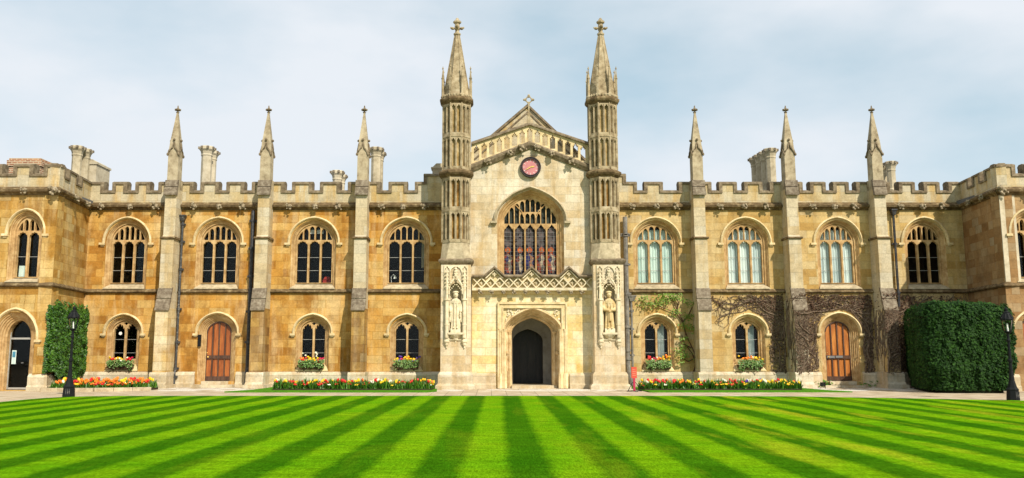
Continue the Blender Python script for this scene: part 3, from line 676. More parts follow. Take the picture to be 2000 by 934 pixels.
for x in (x1-.05, x1-1.25, x1-2.35, x1-3.5): boss(lw, fc, x, -.12, ZC0+.16, 1.25 if x > x1-.1 else 1.0)
s = B(fc); s.hexa([(x, y, z) for z in (3.0, 3.42) for x, y in ((dd_-.28, -.05), (dd_+.28, -.05), (dd_+.28, 0), (dd_-.28, 0))]); s.box(dd_-.02, dd_+.30, -.048, 0, 3.42, 3.80); s.build('panel', 'wing', lw)
r = B(fc); r.box(x0, x1-.5, 3.2, 3.4, 0, ZC1); r.box(x0, x1-.5, .5, 3.2, 3.9, 4.1); r.box(x0, x1-.5, .5, 3.2, 7.6, 7.75); r.box(x1-.52, x1-.5, .5, 3.2, 0, 7.6); r.box(x0, x0+.1, .5, 3.2, 0, 7.6); r.box(x0, x1-.5, .5, 3.2, -.02, .02); r.build('interior', 'room', lw)
rf = B(fc); rf.box(x0, x1-.3, .4, 12, 7.76, 8.0); rf.box(x0, x0+.2, .5, 12, 0, 7.7); lwroof = rf.build('roof', 'roof', lw)  # unseen slab over the wing, added to shut light out of its rooms
# right wing front
rw, fc2, x0, x1, xo2 = wing('stone_wing', 'brown shaded stone wing projecting at far right beyond the big dark shrub', 1, 'brown')
ux2 = 21.0; dd2 = at(2020, 700, -3.5)[0]
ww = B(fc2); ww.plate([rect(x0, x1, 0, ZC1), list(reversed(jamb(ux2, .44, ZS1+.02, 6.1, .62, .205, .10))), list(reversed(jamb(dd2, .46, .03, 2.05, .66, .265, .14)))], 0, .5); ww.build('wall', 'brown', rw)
upper_window(rw, fc2, ux2, .44, 4.36, 6.1, .62, 4.36, ZS1+.02, nl=2, bars=1)
door_unit(rw, fc2, dd2, .46, .03, 2.05, .66, 'wood_a')
w = B(fc2); w.box(xo2+.02, xo2+.62, -.03, 0, ZS1+.04, ZC0); w.build('quoin', 'white_render', rw)
course('plinth', fc2, rw, x0, dd2-.66, PLIN, 'plinth', .95, 0); course('string_course', fc2, rw, x0, x1, STRI, 'string', .95); course('cornice', fc2, rw, x0, x1, CORN, 'string', .95)
crenel(rw, fc2, x0, x1, [(x0, x0+.72), (x0+1.14, x0+1.9), (x0+2.35, x0+3.1), (x0+3.6, x1)], ZC1, ZG, ZM)
for x in (x0+.05, x0+1.15, x0+2.3): boss(rw, fc2, x, -.12, ZC0+.16, 1.25 if x < x0+.1 else 1.0)
r = B(fc2); r.box(x0+.5, x1, 3.2, 3.4, 0, ZC1); r.box(x0+.5, x1, .5, 3.2, 3.9, 4.1); r.box(x0+.5, x1, .5, 3.2, 7.6, 7.75); r.box(x0+.5, x0+.52, .5, 3.2, 0, 7.6); r.box(x1-.1, x1, .5, 3.2, 0, 7.6); r.build('interior', 'room', rw)
rf = B(fc2); rf.box(x0+.3, x1, .4, 12, 7.76, 8.0); rwroof = rf.build('roof', 'roof', rw)  # unseen slab, added so no light drops into the wing rooms
# ---------------------------------------------------------------- chimneys (parts of the roofs)
def chimney(roof, u, vt, n, Y, dx, dy, r=.27, zb=8.0, mat='chimney'):
    xt, zt = at(u, vt, Y)
    b = B()
    for i in range(n):
        cx, cyy = xt+dx*i, Y+dy*i
        b.lathe(cx, cyy, [(zb, r*1.25), (zb+1.2 if zt-zb > 2 else zb+.3, r*1.25), (zb+1.25 if zt-zb > 2 else zb+.35, r), (zt-.50, r), (zt-.44, r*1.12), (zt-.38, r*1.05), (zt-.25, r*1.2), (zt-.16, r*1.5), (zt-.04, r*1.52), (zt, r*1.3)], 8, pi/8)
        b.m = 1
        for q in range(8):
            a = pi/8+q*pi/4; b.box(cx+r*1.45*cos(a)-.05, cx+r*1.45*cos(a)+.05, cyy+r*1.45*sin(a)-.05, cyy+r*1.45*sin(a)+.05, zt-.14, zt-.03)
        b.m = 0
    return b.build('chimney', [mat, 'weather'], roof)
chimney(lwroof, 152, 286, 2, 2.5, .08, .6, .22)
b = B(); xa, zt = at(168, 313, 3.4); b.box(xa, xa+.62, 3.2, 4.6, 8, zt-.25); b.box(xa-.05, xa+.67, 3.15, 4.65, zt-.25, zt-.15); b.prism([(xa, zt-.15), (xa+.62, zt-.15), (xa+.4, zt), (xa+.2, zt)], 3.2, 4.6); b.build('chimney', 'white_render', lwroof)
chimney(lroof, 405, 287, 2, 4.5, -.08, .9, .255, mat='white_render')
chimney(lroof, 659, 334, 2, 4.5, .0, .9, .22, mat='white_render')
chimney(lroof, 735, 289, 2, 4.0, .0, .9, .24)
chimney(rroof, 1504, 291, 4, 3.2, -.04, .62, .225)
chimney(rroof, 1739, 316, 2, 3.6, -.05, .7, .19)
b = B(); x_, z_ = at(858, 321, 1.5); b.box(x_-.3, x_+.35, 1.3, 1.8, 8, z_-.25); b.box(x_-.36, x_+.4, 1.25, 1.85, z_-.25, z_-.18); b.prism([(x_-.3, z_-.18), (x_+.35, z_-.18), (x_+.35, z_), (x_-.12, z_)], 1.3, 1.8); b.build('chimney', 'chimney', lroof)
k = NT('old red brick'); tc = k.n('TexCoord').outputs['Object']; sp = k.n('SeparateXYZ'); k.l(tc, sp.inputs[0]); cb = k.n('CombineXYZ'); k.l(k.math('ADD', sp.outputs[0], sp.outputs[1]), cb.inputs[0]); k.l(sp.outputs[2], cb.inputs[1])
br = k.n('TexBrick'); br.inputs['Scale'].default_value = 1; br.inputs['Brick Width'].default_value = .23; br.inputs['Row Height'].default_value = .082; br.inputs['Mortar Size'].default_value = .014
br.inputs['Color1'].default_value = (.24, .10, .06, 1); br.inputs['Color2'].default_value = (.42, .22, .12, 1); br.inputs['Mortar'].default_value = (.5, .42, .28, 1); k.l(cb.outputs[0], br.inputs['Vector']); M['brick'] = k.fin(br.outputs['Color'])
b = B(); xa, zt = at(18, 309, -.6); xb = at(80, 309, -.6)[0]
b.box(xa, xb, -.6, .9, 7.9, zt-.35); b.box(xa-.06, xb+.06, -.66, .96, zt-.35, zt-.1); b.box(xa, xb, -.6, .9, zt-.1, zt)
bc = b.build('chimney', 'brick', lwroof); b = B(); b.ball((xa+1.0, .1, zt), .15); b.ball((xb-.5, .1, zt), .15); b.build('pot', 'pipe_dark', bc)
# ---------------------------------------------------------------- gatehouse
GY = -1.3; GX = 1.62; TLX, TRX = -1.45, 4.66
gate = empty('gatehouse', 'tall cream stone gatehouse with twin spired turrets, clock and great arched window', 'building', (GX, GY, 0))
FG = Matrix.Translation((0, GY, 0))
def gable(x, apex, end, xl=-.87, xr=4.10):     # height of a line rising to the centre
    h = (xr-xl)/2; return end+(apex-end)*(1-abs(x-GX)/h)
WX, WW, WZ0, WZS, WR = 1.63, 1.12, 4.55, 6.93, 1.04      # great window
DX, DW, DZS, DR = 1.68, .83, 2.27, .63                   # archway
w = B(FG)
xl, xr = TLX-.55, TRX+.7
body = [(xl, 0), (xr, 0), (xr, 8.9), (4.15, 8.9), (GX, 9.95), (-.9, 8.9), (xl, 8.9)]
w.plate([body, list(reversed(jamb(WX, WW, WZ0, WZS, WR, .27, .42))), list(reversed(jamb(DX, DW, -.0+.02, DZS, DR, .44, .5)))], 0, .6)
w.box(xl, xl+.5, .6, 5.5, 0, 8.9); w.box(xr-.5, xr, .6, 5.5, 0, 8.9); w.box(xl, xr, 5.5, 5.9, 0, 9.2)
w.build('wall', 'gate', gate)
lo = B(FG); a_, c_ = -.80, 4.15
dj = jamb(DX, DW, 0, DZS, DR, .44, .5)
lo.plate([[(a_, .02)]+[(a_, 3.87), (c_, 3.87), (c_, .02)]+[(p[0], max(p[1], .02)) for p in reversed(dj)]], -.03, 0); lo.build('lower_facing', 'gate_low', gate)
# square label over the archway
f = B(FG)
def frame_run(b, o, i, y0, y1, zt, zi):
    b.plate([[(DX-o, .02), (DX-o, zt), (DX+o, zt), (DX+o, .02), (DX+i, .02), (DX+i, zi), (DX-i, zi), (DX-i, .02)]], y0, y1)
frame_run(f, 1.43, 1.36, -.15, -.03, 3.52, 3.44); frame_run(f, 1.36, 1.24, -.10, -.03, 3.439, 3.33); frame_run(f, 1.24, 1.19, -.14, -.03, 3.329, 3.27)
for s in (-1, 1):
    for q, rr in ((1.33, .045), (1.14, .06), (1.23, .04)): f.frus(DX+s*q, -.10, .62, 2.35, rr, rr, 8)
    for q in (1.33, 1.14): f.frus(DX+s*q, -.10, 2.3, 2.42, .06, .10, 8); f.frus(DX+s*q, -.10, .02, .62, .11, .09, 6)
f.build('label_mould', 'hood', gate)
sp_ = B(FG)
for s in (-1, 1):
    sp_.smooth = True
    for i in range(46):
        x = DX+s*random.uniform(.15, 1.08); z = random.uniform(2.75, 3.24)
        if z > arch_z(x, DX, DW+.40, DZS, DR+.40, .5)+.03: sp_.ball((x, -.045, z), (random.uniform(.03, .06), .04, random.uniform(.03, .06)), 6, 4, .2)
sp_.build('spandrel_carving', 'carved', gate)
f = B(FG); reveal(f, DX, DW, .02, DZS, DR, [(.45, -.03), (.45, -.10), (.37, -.12), (.33, -.05), (.30, .02), (.26, .18), (.22, .20), (.20, .32), (.12, .36), (.11, .42), (.05, .40), (.02, .44), (0, .55), (0, .9)], .5)
for s in (-1, 1):
    for q, yy in ((.33, -.02), (.10, .36)):
        f.frus(DX+s*(DW+q), yy, .7, 2.25, .055, .055, 8); f.frus(DX+s*(DW+q), yy, 2.2, 2.32, .06, .11, 8); f.frus(DX+s*(DW+q), yy, .02, .7, .12, .10, 6)
    f.ball((DX+s*(DW+.2), .2, 1.45), (.08, .08, .09), 7, 5, .2)
ar = f.build('archway', 'trim_pale', gate)
# passage behind the arch
p = B(FG); yb_ = 4.4
p.box(DX-1.15, DX-.99, .9, yb_, 0, 3.3); p.box(DX+.99, DX+1.15, .9, yb_, 0, 3.3); p.box(DX-1.15, DX+1.15, .9, yb_, 3.1, 3.3)
p.plate([[(DX-1.15, .0), (DX-1.15, 3.2), (DX+1.15, 3.2), (DX+1.15, 0)]+[(q[0], max(0, q[1])) for q in reversed(jamb(DX-.08, .66, 0, 1.98, .52, 0, .5))]], 2.6, 2.8)
p.plate([[(DX-.99, 0), (DX-.99, 3.2), (DX-.83, 3.2), (DX-.83, 0)]], .86, .9); p.plate([[(DX+.83, 0), (DX+.83, 3.2), (DX+.99, 3.2), (DX+.99, 0)]], .86, .9)
pg = p.build('passage', mottled('grey passage stone', (.24, .22, .19), (.34, .32, .28), (.44, .41, .36), 3), gate)
q_ = B(FG); q_.box(DX-.9, DX+.75, 3.6, 3.68, .12, 2.6)
for i in range(5): q_.box(DX-.76+i*.35, DX-.72+i*.35, 3.56, 3.6, .12, 2.5)
q_.box(DX-.9, DX+.75, 3.55, 3.6, 1.9, 2.0)
q_.build('inner_door', 'door_darkened', pg)
s = B(FG); s.box(DX-.99, DX+.99, .2, 4.4, .0, .10); s.box(DX-.86, DX+.86, -.06, .9, .0, .13); s.build('doorstep', 'plinth', gate)
le = bpy.data.materials.new('lit bulb'); le.use_nodes = True; le.node_tree.nodes['Principled BSDF'].inputs['Emission Color'].default_value = (1, .8, .5, 1); le.node_tree.nodes['Principled BSDF'].inputs['Emission Strength'].default_value = 9
b = B(FG); b.ball((DX-.1, 1.6, 3.04), (.05, .05, .03)); b.build('ceiling_lamp', le, pg)
# great window
f = B(FG); reveal(f, WX, WW, WZ0, WZS, WR, [(.27, 0), (.26, .05), (.22, .07), (.20, .13), (.13, .17), (.11, .23), (.05, .26), (0, .32), (0, .5)], .42, 18); gw = f.build('great_window', 'trim', gate)
t = B(FG); NL = 5; mw = .070; lw_ = (2*WW-.04-mw*(NL-1))/NL; holes = []
zh = 6.52
for i in range(NL):
    lx = WX-WW+.02+lw_/2+i*(lw_+mw); hh = .30
    holes.append([(lx-lw_/2, WZ0+.03)]+[(lx-lw_/2*a, zh+hh*c) for a, c in ((1, 0), (.96, .2), (.80, .42), (.66, .34), (.55, .56), (.40, .66), (.22, .80), (0, 1))]+[(lx+lw_/2*a, zh+hh*c) for a, c in ((.22, .80), (.40, .66), (.55, .56), (.66, .34), (.80, .42), (.96, .2), (1, 0))]+[(lx+lw_/2, WZ0+.03)])
n = NL*2; pw = (2*WW-.02)/n
for i in range(n):
    px = WX-WW+.01+pw*(i+.5); hw = pw/2-.021; xi = px+hw if px < WX else px-hw; xe = px-hw if px < WX else px+hw
    zl = zh+.325; ti = arch_z(xi, WX, WW, WZS, WR, .42)-.04; te = arch_z(xe, WX, WW, WZS, WR, .42)-.04; tp = arch_z(px, WX, WW, WZS, WR, .42)-.045
    if i in (0, n-1): holes.append([(xe, zl), (xe, max(te, zl+.02)), (xi, max(ti-.03, zl+.05)), (xi, zl)]); continue
    if i in (1, 2, 7, 8): sp3 = min(te, ti)-.10; holes.append(lanc(px, hw, zl, sp3, tp-sp3, False)); continue
    spl = zl+.30; sp3 = min(te, ti)-.12
    holes.append(lanc(px, hw, zl, spl, .14, False)); holes.append(lanc(px, hw, spl+.20, sp3, tp-sp3, False))
t.plate([jamb(WX, WW, WZ0, WZS, WR, .03, .42, 18)]+holes, .30, .40)
for s in (-1, 1):      # intersecting curved bars
    t.tube([(WX+s*.235, .30, zh+.33), (WX+s*.25, .29, 7.10), (WX+s*.36, .29, 7.38), (WX+s*.62, .29, 7.64)], .026, 5)
    for q in (1.5, .5, 2.5):
        x_ = WX+s*(lw_+mw)*q; 
        if abs(x_-WX) < WW: t.tube([(x_, .29, WZ0+.05), (x_, .29, zh+.15)], .03, 5)
t.build('tracery', 'trim', gw)
# stained glass: dark blue ground, canopy, figure panels of flat coloured glass, lead grid
def flatglass(name, c, var=.4):
    k = NT(name); tc = k.n('TexCoord').outputs['Object']; v = k.n('TexVoronoi'); v.inputs['Scale'].default_value = 9; mp = k.n('Mapping'); mp.inputs['Scale'].default_value = (1, .01, 1); k.l(tc, mp.inputs[0]); k.l(mp.outputs[0], v.inputs['Vector'])
    sh = k.n('SeparateColor'); k.l(v.outputs['Color'], sh.inputs[0])
    return k.fin(k.ramp(sh.outputs[0], [(0, tuple(x*(1-var) for x in c)), (1, tuple(min(1, x*(1+var)) for x in c))], 'LINEAR'), .6)
gm = [flatglass('dark stained glass', (.018, .014, .022), .7), flatglass('grey brown canopy glass', (.075, .058, .055), .8), flatglass('orange halo glass', (.42, .085, .012), .3), flatglass('red robe glass', (.15, .03, .018), .8), flatglass('pale robe glass', (.24, .19, .13), .8), flatglass('blue robe glass', (.015, .015, .07), .7), flatglass('flesh glass', (.26, .13, .07), .4)]
robes = [(3, 4, 5), (0, 4, 3), (5, 6, 5), (3, 4, 0), (3, 4, 5)]
for i in range(NL):
    lx = WX-WW+.02+lw_/2+i*(lw_+mw); h_ = lw_/2+.02; g = B(FG); y = .42
    g.m = 0; g.box(lx-h_, lx+h_, y, y+.01, WZ0, zh+.35)
    g.m = 1; g.plate([[(lx-h_, 5.98), (lx-h_, zh), (lx, zh+.2), (lx+h_, zh), (lx+h_, 5.98), (lx, 5.86)]], y-.006, y-.002, False)
    hx = lx+(.03 if i % 2 else -.03)
    g.m = 2; g.plate([[(hx+.125*cos(a*pi/8), 5.74+.125*sin(a*pi/8)) for a in range(16)]], y-.010, y-.006, False)
    g.m = 6; g.plate([[(hx+.055*cos(a*pi/6), 5.72+.075*sin(a*pi/6)) for a in range(12)]], y-.014, y-.011, False)
    A_, B_, C2 = robes[i]
    g.m = A_; g.plate([[(lx-h_*.9, 5.5), (hx, 5.64), (lx+h_*.9, 5.45), (lx+h_*.7, 5.0), (lx+h_*.4, 4.75), (lx-h_*.5, 4.8), (lx-h_*.9, 5.1)]], y-.011, y-.007, False)
    g.m = B_; g.plate([[(hx-.02, 5.6), (lx+h_*.8, 5.4), (lx+h_*.3, 5.2), (lx+h_*.75, 5.02), (lx+h_*.1, 4.72), (lx-h_*.2, 5.2)]], y-.014, y-.012, False)
    g.m = C2; g.plate([[(lx-h_*.8, 5.35), (lx-h_*.1, 5.5), (lx+.0, 5.3), (lx-h_*.4, 5.2)]], y-.017, y-.015, False)
    g.m = 7
    for zq in [WZ0+.16*j for j in range(1, 14)]: g.box(lx-h_, lx+h_, y-.026, y-.018, zq-.006, zq+.006)
    for xq in (-.33, .33): g.box(lx+xq*h_*1.1-.005, lx+xq*h_*1.1+.005, y-.0265, y-.0185, WZ0, zh+.2)
    g.build('stained_glass', gm+[M['lead']], gw)
g = B(FG); g.plate([[(p[0], max(p[1], zh+.34)) for p in jamb(WX, WW, zh+.34, WZS, WR, 0, .42)]], .43, .44); g.build('tracery_glass', flatglass('dark tracery glass', (.03, .035, .028), .7), gw)
h = B(FG); hood(h, WX, WW, WZS-.03, WZS, WR, .30, .43, .42, proud=.16); h.build('hood_mould', 'sill', gw)
# balustrade over the archway
bl = B(FG); z0, z1, zt = 4.10, 4.47, 4.64; pk = [(GX-1.50, .0), (GX+.03, 0), (GX+1.57, 0)]; bl.smooth = False
xs0, xs1 = -.80, 4.15
top = [(xs0, zt)]
for px, _ in pk: top += [(px-.42, zt), (px, zt+.36), (px+.42, zt)]
top.append((xs1, zt))
bot = [(x, z-.13) for x, z in top]
bb = B(FG)
rows = []
for (x, z), (xb_, zb_) in zip(top, bot): rows.append([(x, -.32, zb_), (x, -.36, zb_+.05), (x, -.28, z), (x, -.05, z), (x, -.05, zb_)])
bb.loft(rows, True, True); bal = bb.build('balustrade', 'coping', gate)
lt = B(FG); lt.box(xs0, xs1, -.30, -.02, 3.99, z0)                       # base rail
sx = .374; n = int((xs1-xs0)/sx)
for i in range(-1, 16):
    cx = GX+.03+(i-7)*sx
    for s in (-1, 1):
        x_a, x_b = cx-s*sx/2, cx+s*sx/2
        za, zb_ = z0, zt-.13
        if x_a == x_b: continue
        ta = [0, 1]
        for lim, sgn in ((xs0+.03, 1), (xs1-.03, -1)):
            fa, fb = (x_a-lim)*sgn, (x_b-lim)*sgn
            if fa < 0 and fb < 0: ta = None; break
            if fa < 0: ta[0] = max(ta[0], -fa/(fb-fa))
            if fb < 0: ta[1] = min(ta[1], fa/(fa-fb))
        if not ta or ta[1]-ta[0] < .05: continue
        (x_a, za), (x_b, zb_) = [(x_a+(x_b-x_a)*t_, za+(zb_-za)*t_) for t_ in ta]
        lt.hexa([(x_a-.03, -.27, za), (x_a+.03, -.27, za), (x_a+.03, -.17, za), (x_a-.03, -.17, za), (x_b-.03, -.27+.002*s, zb_), (x_b+.03, -.27+.002*s, zb_), (x_b+.03, -.17, zb_), (x_b-.03, -.17, zb_)])
    for ox, oz in ((0, 0), (.05, 0), (-.05, 0), (0, .05), (0, -.05)):
        if xs0+.1 < cx+sx/2 < xs1-.1: lt.ball((cx+sx/2+ox, -.15, (z0+zt-.13)/2+.0+oz), (.035, .05, .035), 6, 4)
for px, _ in pk:
    for s in (-1, 1):
        lt.hexa([(px+s*.36-.03, -.275, zt-.15), (px+s*.36+.03, -.275, zt-.15), (px+s*.36+.03, -.17, zt-.15), (px+s*.36-.03, -.17, zt-.15), (px-.03, -.275, zt+.20), (px+.03, -.275, zt+.20), (px+.03, -.17, zt+.20), (px-.03, -.17, zt+.20)])
    for ox, oz in ((0, 0), (.06, 0), (-.06, 0), (0, .06), (0, -.06)): lt.ball((px+ox, -.2, zt+.02+oz), (.042, .05, .042), 6, 4)
back = [(xs0, z0)]+[(x, z-.1) for x, z in top]+[(xs1, z0)]
lt.m = 1; lt.plate([back], -.13, -.02); lt.build('lattice', ['carved', 'hood'], bal)
course('string_course', FG, gate, xs0, xs1, [(0, 3.84), (-.08, 3.84), (-.12, 3.9), (-.16, 3.99), (0, 3.99)], 'hood')
for i in range(10): boss(gate, FG, GX+(i-4.5)*.462, -.22, 3.93, .66)
# gable arcade parapet
XL, XR = -.86, 4.10
ar_ = B(FG); zlo = lambda x: gable(x, 10.30, 9.30); zhi = lambda x: gable(x, 11.02, 10.16)
outer = [(XL, zlo(XL)), (GX, zlo(GX)), (XR, zlo(XR)), (XR, zhi(XR)), (GX, zhi(GX)), (XL, zhi(XL))]
holes = []
for i in range(15):
    cx = GX+(i-7)*.322; hw = .112
    zb_ = max(zlo(cx-hw), zlo(cx+hw))+.05; ztp = min(zhi(cx-hw), zhi(cx+hw))-.03
    sp2 = ztp-.20
    h_ = [(1, 0), (1, .35), (.7, .28), (.5, .12), (.6, .5), (.35, .62), (.22, .42), (.2, .8), (0, 1)]
    holes.append([(cx-hw, zb_)]+[(cx-hw*a, sp2+.2*c) for a, c in h_]+[(cx+hw*a, sp2+.2*c) for a, c in reversed(h_[:-1])]+[(cx+hw, zb_)])
ar_.plate([outer]+[list(reversed(hh)) for hh in holes], .0, .22); gp = ar_.build('gable_parapet', 'hood', gate)
cp = B(FG)
for (a, za), (b2, zb_) in (((XL, zhi(XL)), (GX, zhi(GX))), ((XR, zhi(XR)), (GX, zhi(GX)))):
    cp.loft([[(a, y, za+z) for y, z in ((-.10, .0), (-.10, .06), (.05, .16), (.30, .10), (.30, 0))], [(b2, y, zb_+z) for y, z in ((-.10, .0), (-.10, .06), (.05, .16), (.30, .10), (.30, 0))]], True, True)
    l0, l1 = zlo(a), zlo(b2)
    cp.loft([[(a, y, l0+z) for y, z in ((.1, -.30), (-.06, -.30), (-.10, -.24), (-.16, -.16), (-.18, -.06), (-.02, .04), (.1, .04))], [(b2, y, l1+z) for y, z in ((.1, -.30), (-.06, -.30), (-.10, -.24), (-.16, -.16), (-.18, -.06), (-.02, .04), (.1, .04))]], True, True)
cp.build('coping', 'coping', gp)
w = B(FG); w.plate([[(XL, 8.85), (XL, zlo(XL)-.02), (GX, zlo(GX)-.02), (XR, zlo(XR)-.02), (XR, 8.85), (GX, 9.9)]], .012, .21); w.build('gable_wall', 'gate', gate)
for x in (.37-.52, .73, 1.30, 1.94, 2.5, 3.38): boss(gate, FG, x, -.12, gable(x, 10.12, 9.12), 1.05)
for o in ():
    pass
# finial cross
c = B(FG); c.box(GX-.09, GX+.03, -.02, .2, 11.0, 11.55); c.box(GX-.06, GX, .03, .13, 11.55, 12.0)
c.frus(GX-.03, .08, 11.5, 11.56, .1, .1, 8)
zc = 12.17
for dx, dz in ((1, 0), (-1, 0), (0, 1), (0, -1)):
    c.ball((GX-.03+dx*.19, .08, zc+dz*.19), (.055, .05, .055), 7, 5, .1); c.ball((GX-.03+dx*.13, .08, zc+dz*.13), (.05, .05, .05), 6, 4)
    c.tube([(GX-.03+dx*.20, .08, zc+dz*.20), (GX-.03+dz*.09+dx*.07, .08, zc+dx*.09+dz*.07), (GX-.03+dz*.20, .08, zc+dx*.20)], .026, 5)
    c.tube([(GX-.03+dx*.20, .08, zc+dz*.20), (GX-.03-dz*.09+dx*.07, .08, zc-dx*.09+dz*.07)], .026, 5)
c.build('cross_finial', 'turret', gate)
# clock
ck = B(FG); CZ = 9.19; CXX = at(1036, 328, GY)[0]
def disc(b, r0, r1, y0, y1, n=40):
    pts = lambda r: [(CXX+r*cos(2*pi*i/n), CZ+r*sin(2*pi*i/n)) for i in range(n)]
    b.plate([pts(r1)]+([list(reversed(pts(r0)))] if r0 else []), y0, y1)
disc(ck, .335, .44, -.14, 0); disc(ck, .34, .36, -.17, -.14); disc(ck, .41, .43, -.17, -.14)
for i in range(36):
    a = 2*pi*i/36; ck.ball((CXX+.385*cos(a), -.14, CZ+.385*sin(a)), .018, 5, 4)
clock = ck.build('clock', plain('dark clock rim', (.035, .02, .018), .5), gate)
cf = B(FG); disc(cf, 0, .336, -.10, -.02); cf.m = 1
for i in range(12):
    a = 2*pi*i/12; x_, z_ = CXX+.285*cos(a), CZ+.285*sin(a); dx, dz = cos(a), sin(a)
    cf.hexa([(x_-dx*.035-dz*.008, -.106, z_-dz*.035+dx*.008), (x_+dx*.035-dz*.008, -.106, z_+dz*.035+dx*.008), (x_+dx*.035+dz*.008, -.106, z_+dz*.035-dx*.008), (x_-dx*.035+dz*.008, -.106, z_-dz*.035-dx*.008)]+
            [(x_-dx*.035-dz*.008, -.10, z_-dz*.035+dx*.008), (x_+dx*.035-dz*.008, -.10, z_+dz*.035+dx*.008), (x_+dx*.035+dz*.008, -.10, z_+dz*.035-dx*.008), (x_-dx*.035+dz*.008, -.10, z_-dz*.035-dx*.008)])
cf.build('clock_face', ['pink', 'white'], clock)
for ang, ln, wd_, yy in ((R(90-80), .19, .028, -.125), (R(90-240), .27, .018, -.135)):
    hnd = B(FG); dx, dz = cos(ang), sin(ang); nx, nz = -dz, dx
    hnd.plate([[(CXX-dx*.08+nx*.012, CZ-dz*.08+nz*.012), (CXX+dx*ln*.6+nx*wd_, CZ+dz*ln*.6+nz*wd_), (CXX+dx*ln, CZ+dz*ln), (CXX+dx*ln*.6-nx*wd_, CZ+dz*ln*.6-nz*wd_), (CXX-dx*.08-nx*.012, CZ-dz*.08-nz*.012)]], yy, yy+.01); hnd.build('clock_hand', 'gold', clock)
# gable of the hall roof behind the arcade
hall = empty('hall_gable', 'plain pale stone gable end rising behind the gatehouse arcade', 'building', (1.4, 1.2, 0))
HY = 1.2; hx, hz = at(1031, 200, HY); hl, hlz = at(974, 251, HY); hr, hrz = at(1074, 243, HY)
sl_ = (hz-hlz)/(hx-hl); sr_ = (hz-hrz)/(hr-hx)
zb_ = 8.4; Lx = hx-(hz-zb_)/sl_; Rx = hx+(hz-zb_)/sr_
b = B(); b.plate([[(Lx, zb_), (hx, hz-.22), (Rx, zb_)]], HY, HY+.4); b.plate([[(Lx, 5.2), (Lx, zb_), (Rx, zb_), (Rx, 5.2)]], HY+.01, HY+.39)
gh = b.build('gable_wall', 'parapet', hall)
c = B()
for x_ in (Lx, Rx):
    pr = [(-.10, -.22), (-.10, -.10), (.2, .0), (.5, -.1), (.5, -.22)]
    c.loft([[(x_, HY+y, zb_+z+.22) for y, z in pr], [(hx, HY+y, hz+z) for y, z in pr]], True, True)
    c.loft([[(x_*.86+hx*.14, HY+y, (zb_-.45)*.86+(hz-.5)*.14+z) for y, z in ((-.04, 0), (-.04, .09), (0, .09), (0, 0))], [(hx, HY+y, hz-.5+z) for y, z in ((-.04, 0), (-.04, .09), (0, .09), (0, 0))]], True, True)
c.build('coping', 'coping', hall)
b = B(); b.add([(Lx, HY+.4, zb_), (hx, HY+.4, hz-.2), (Rx, HY+.4, zb_), (Lx, HY+9, zb_), (hx, HY+9, hz-.2), (Rx, HY+9, zb_)], [(0, 1, 4, 3), (1, 2, 5, 4), (3, 4, 5)]); b.build('roof', 'roof', hall)
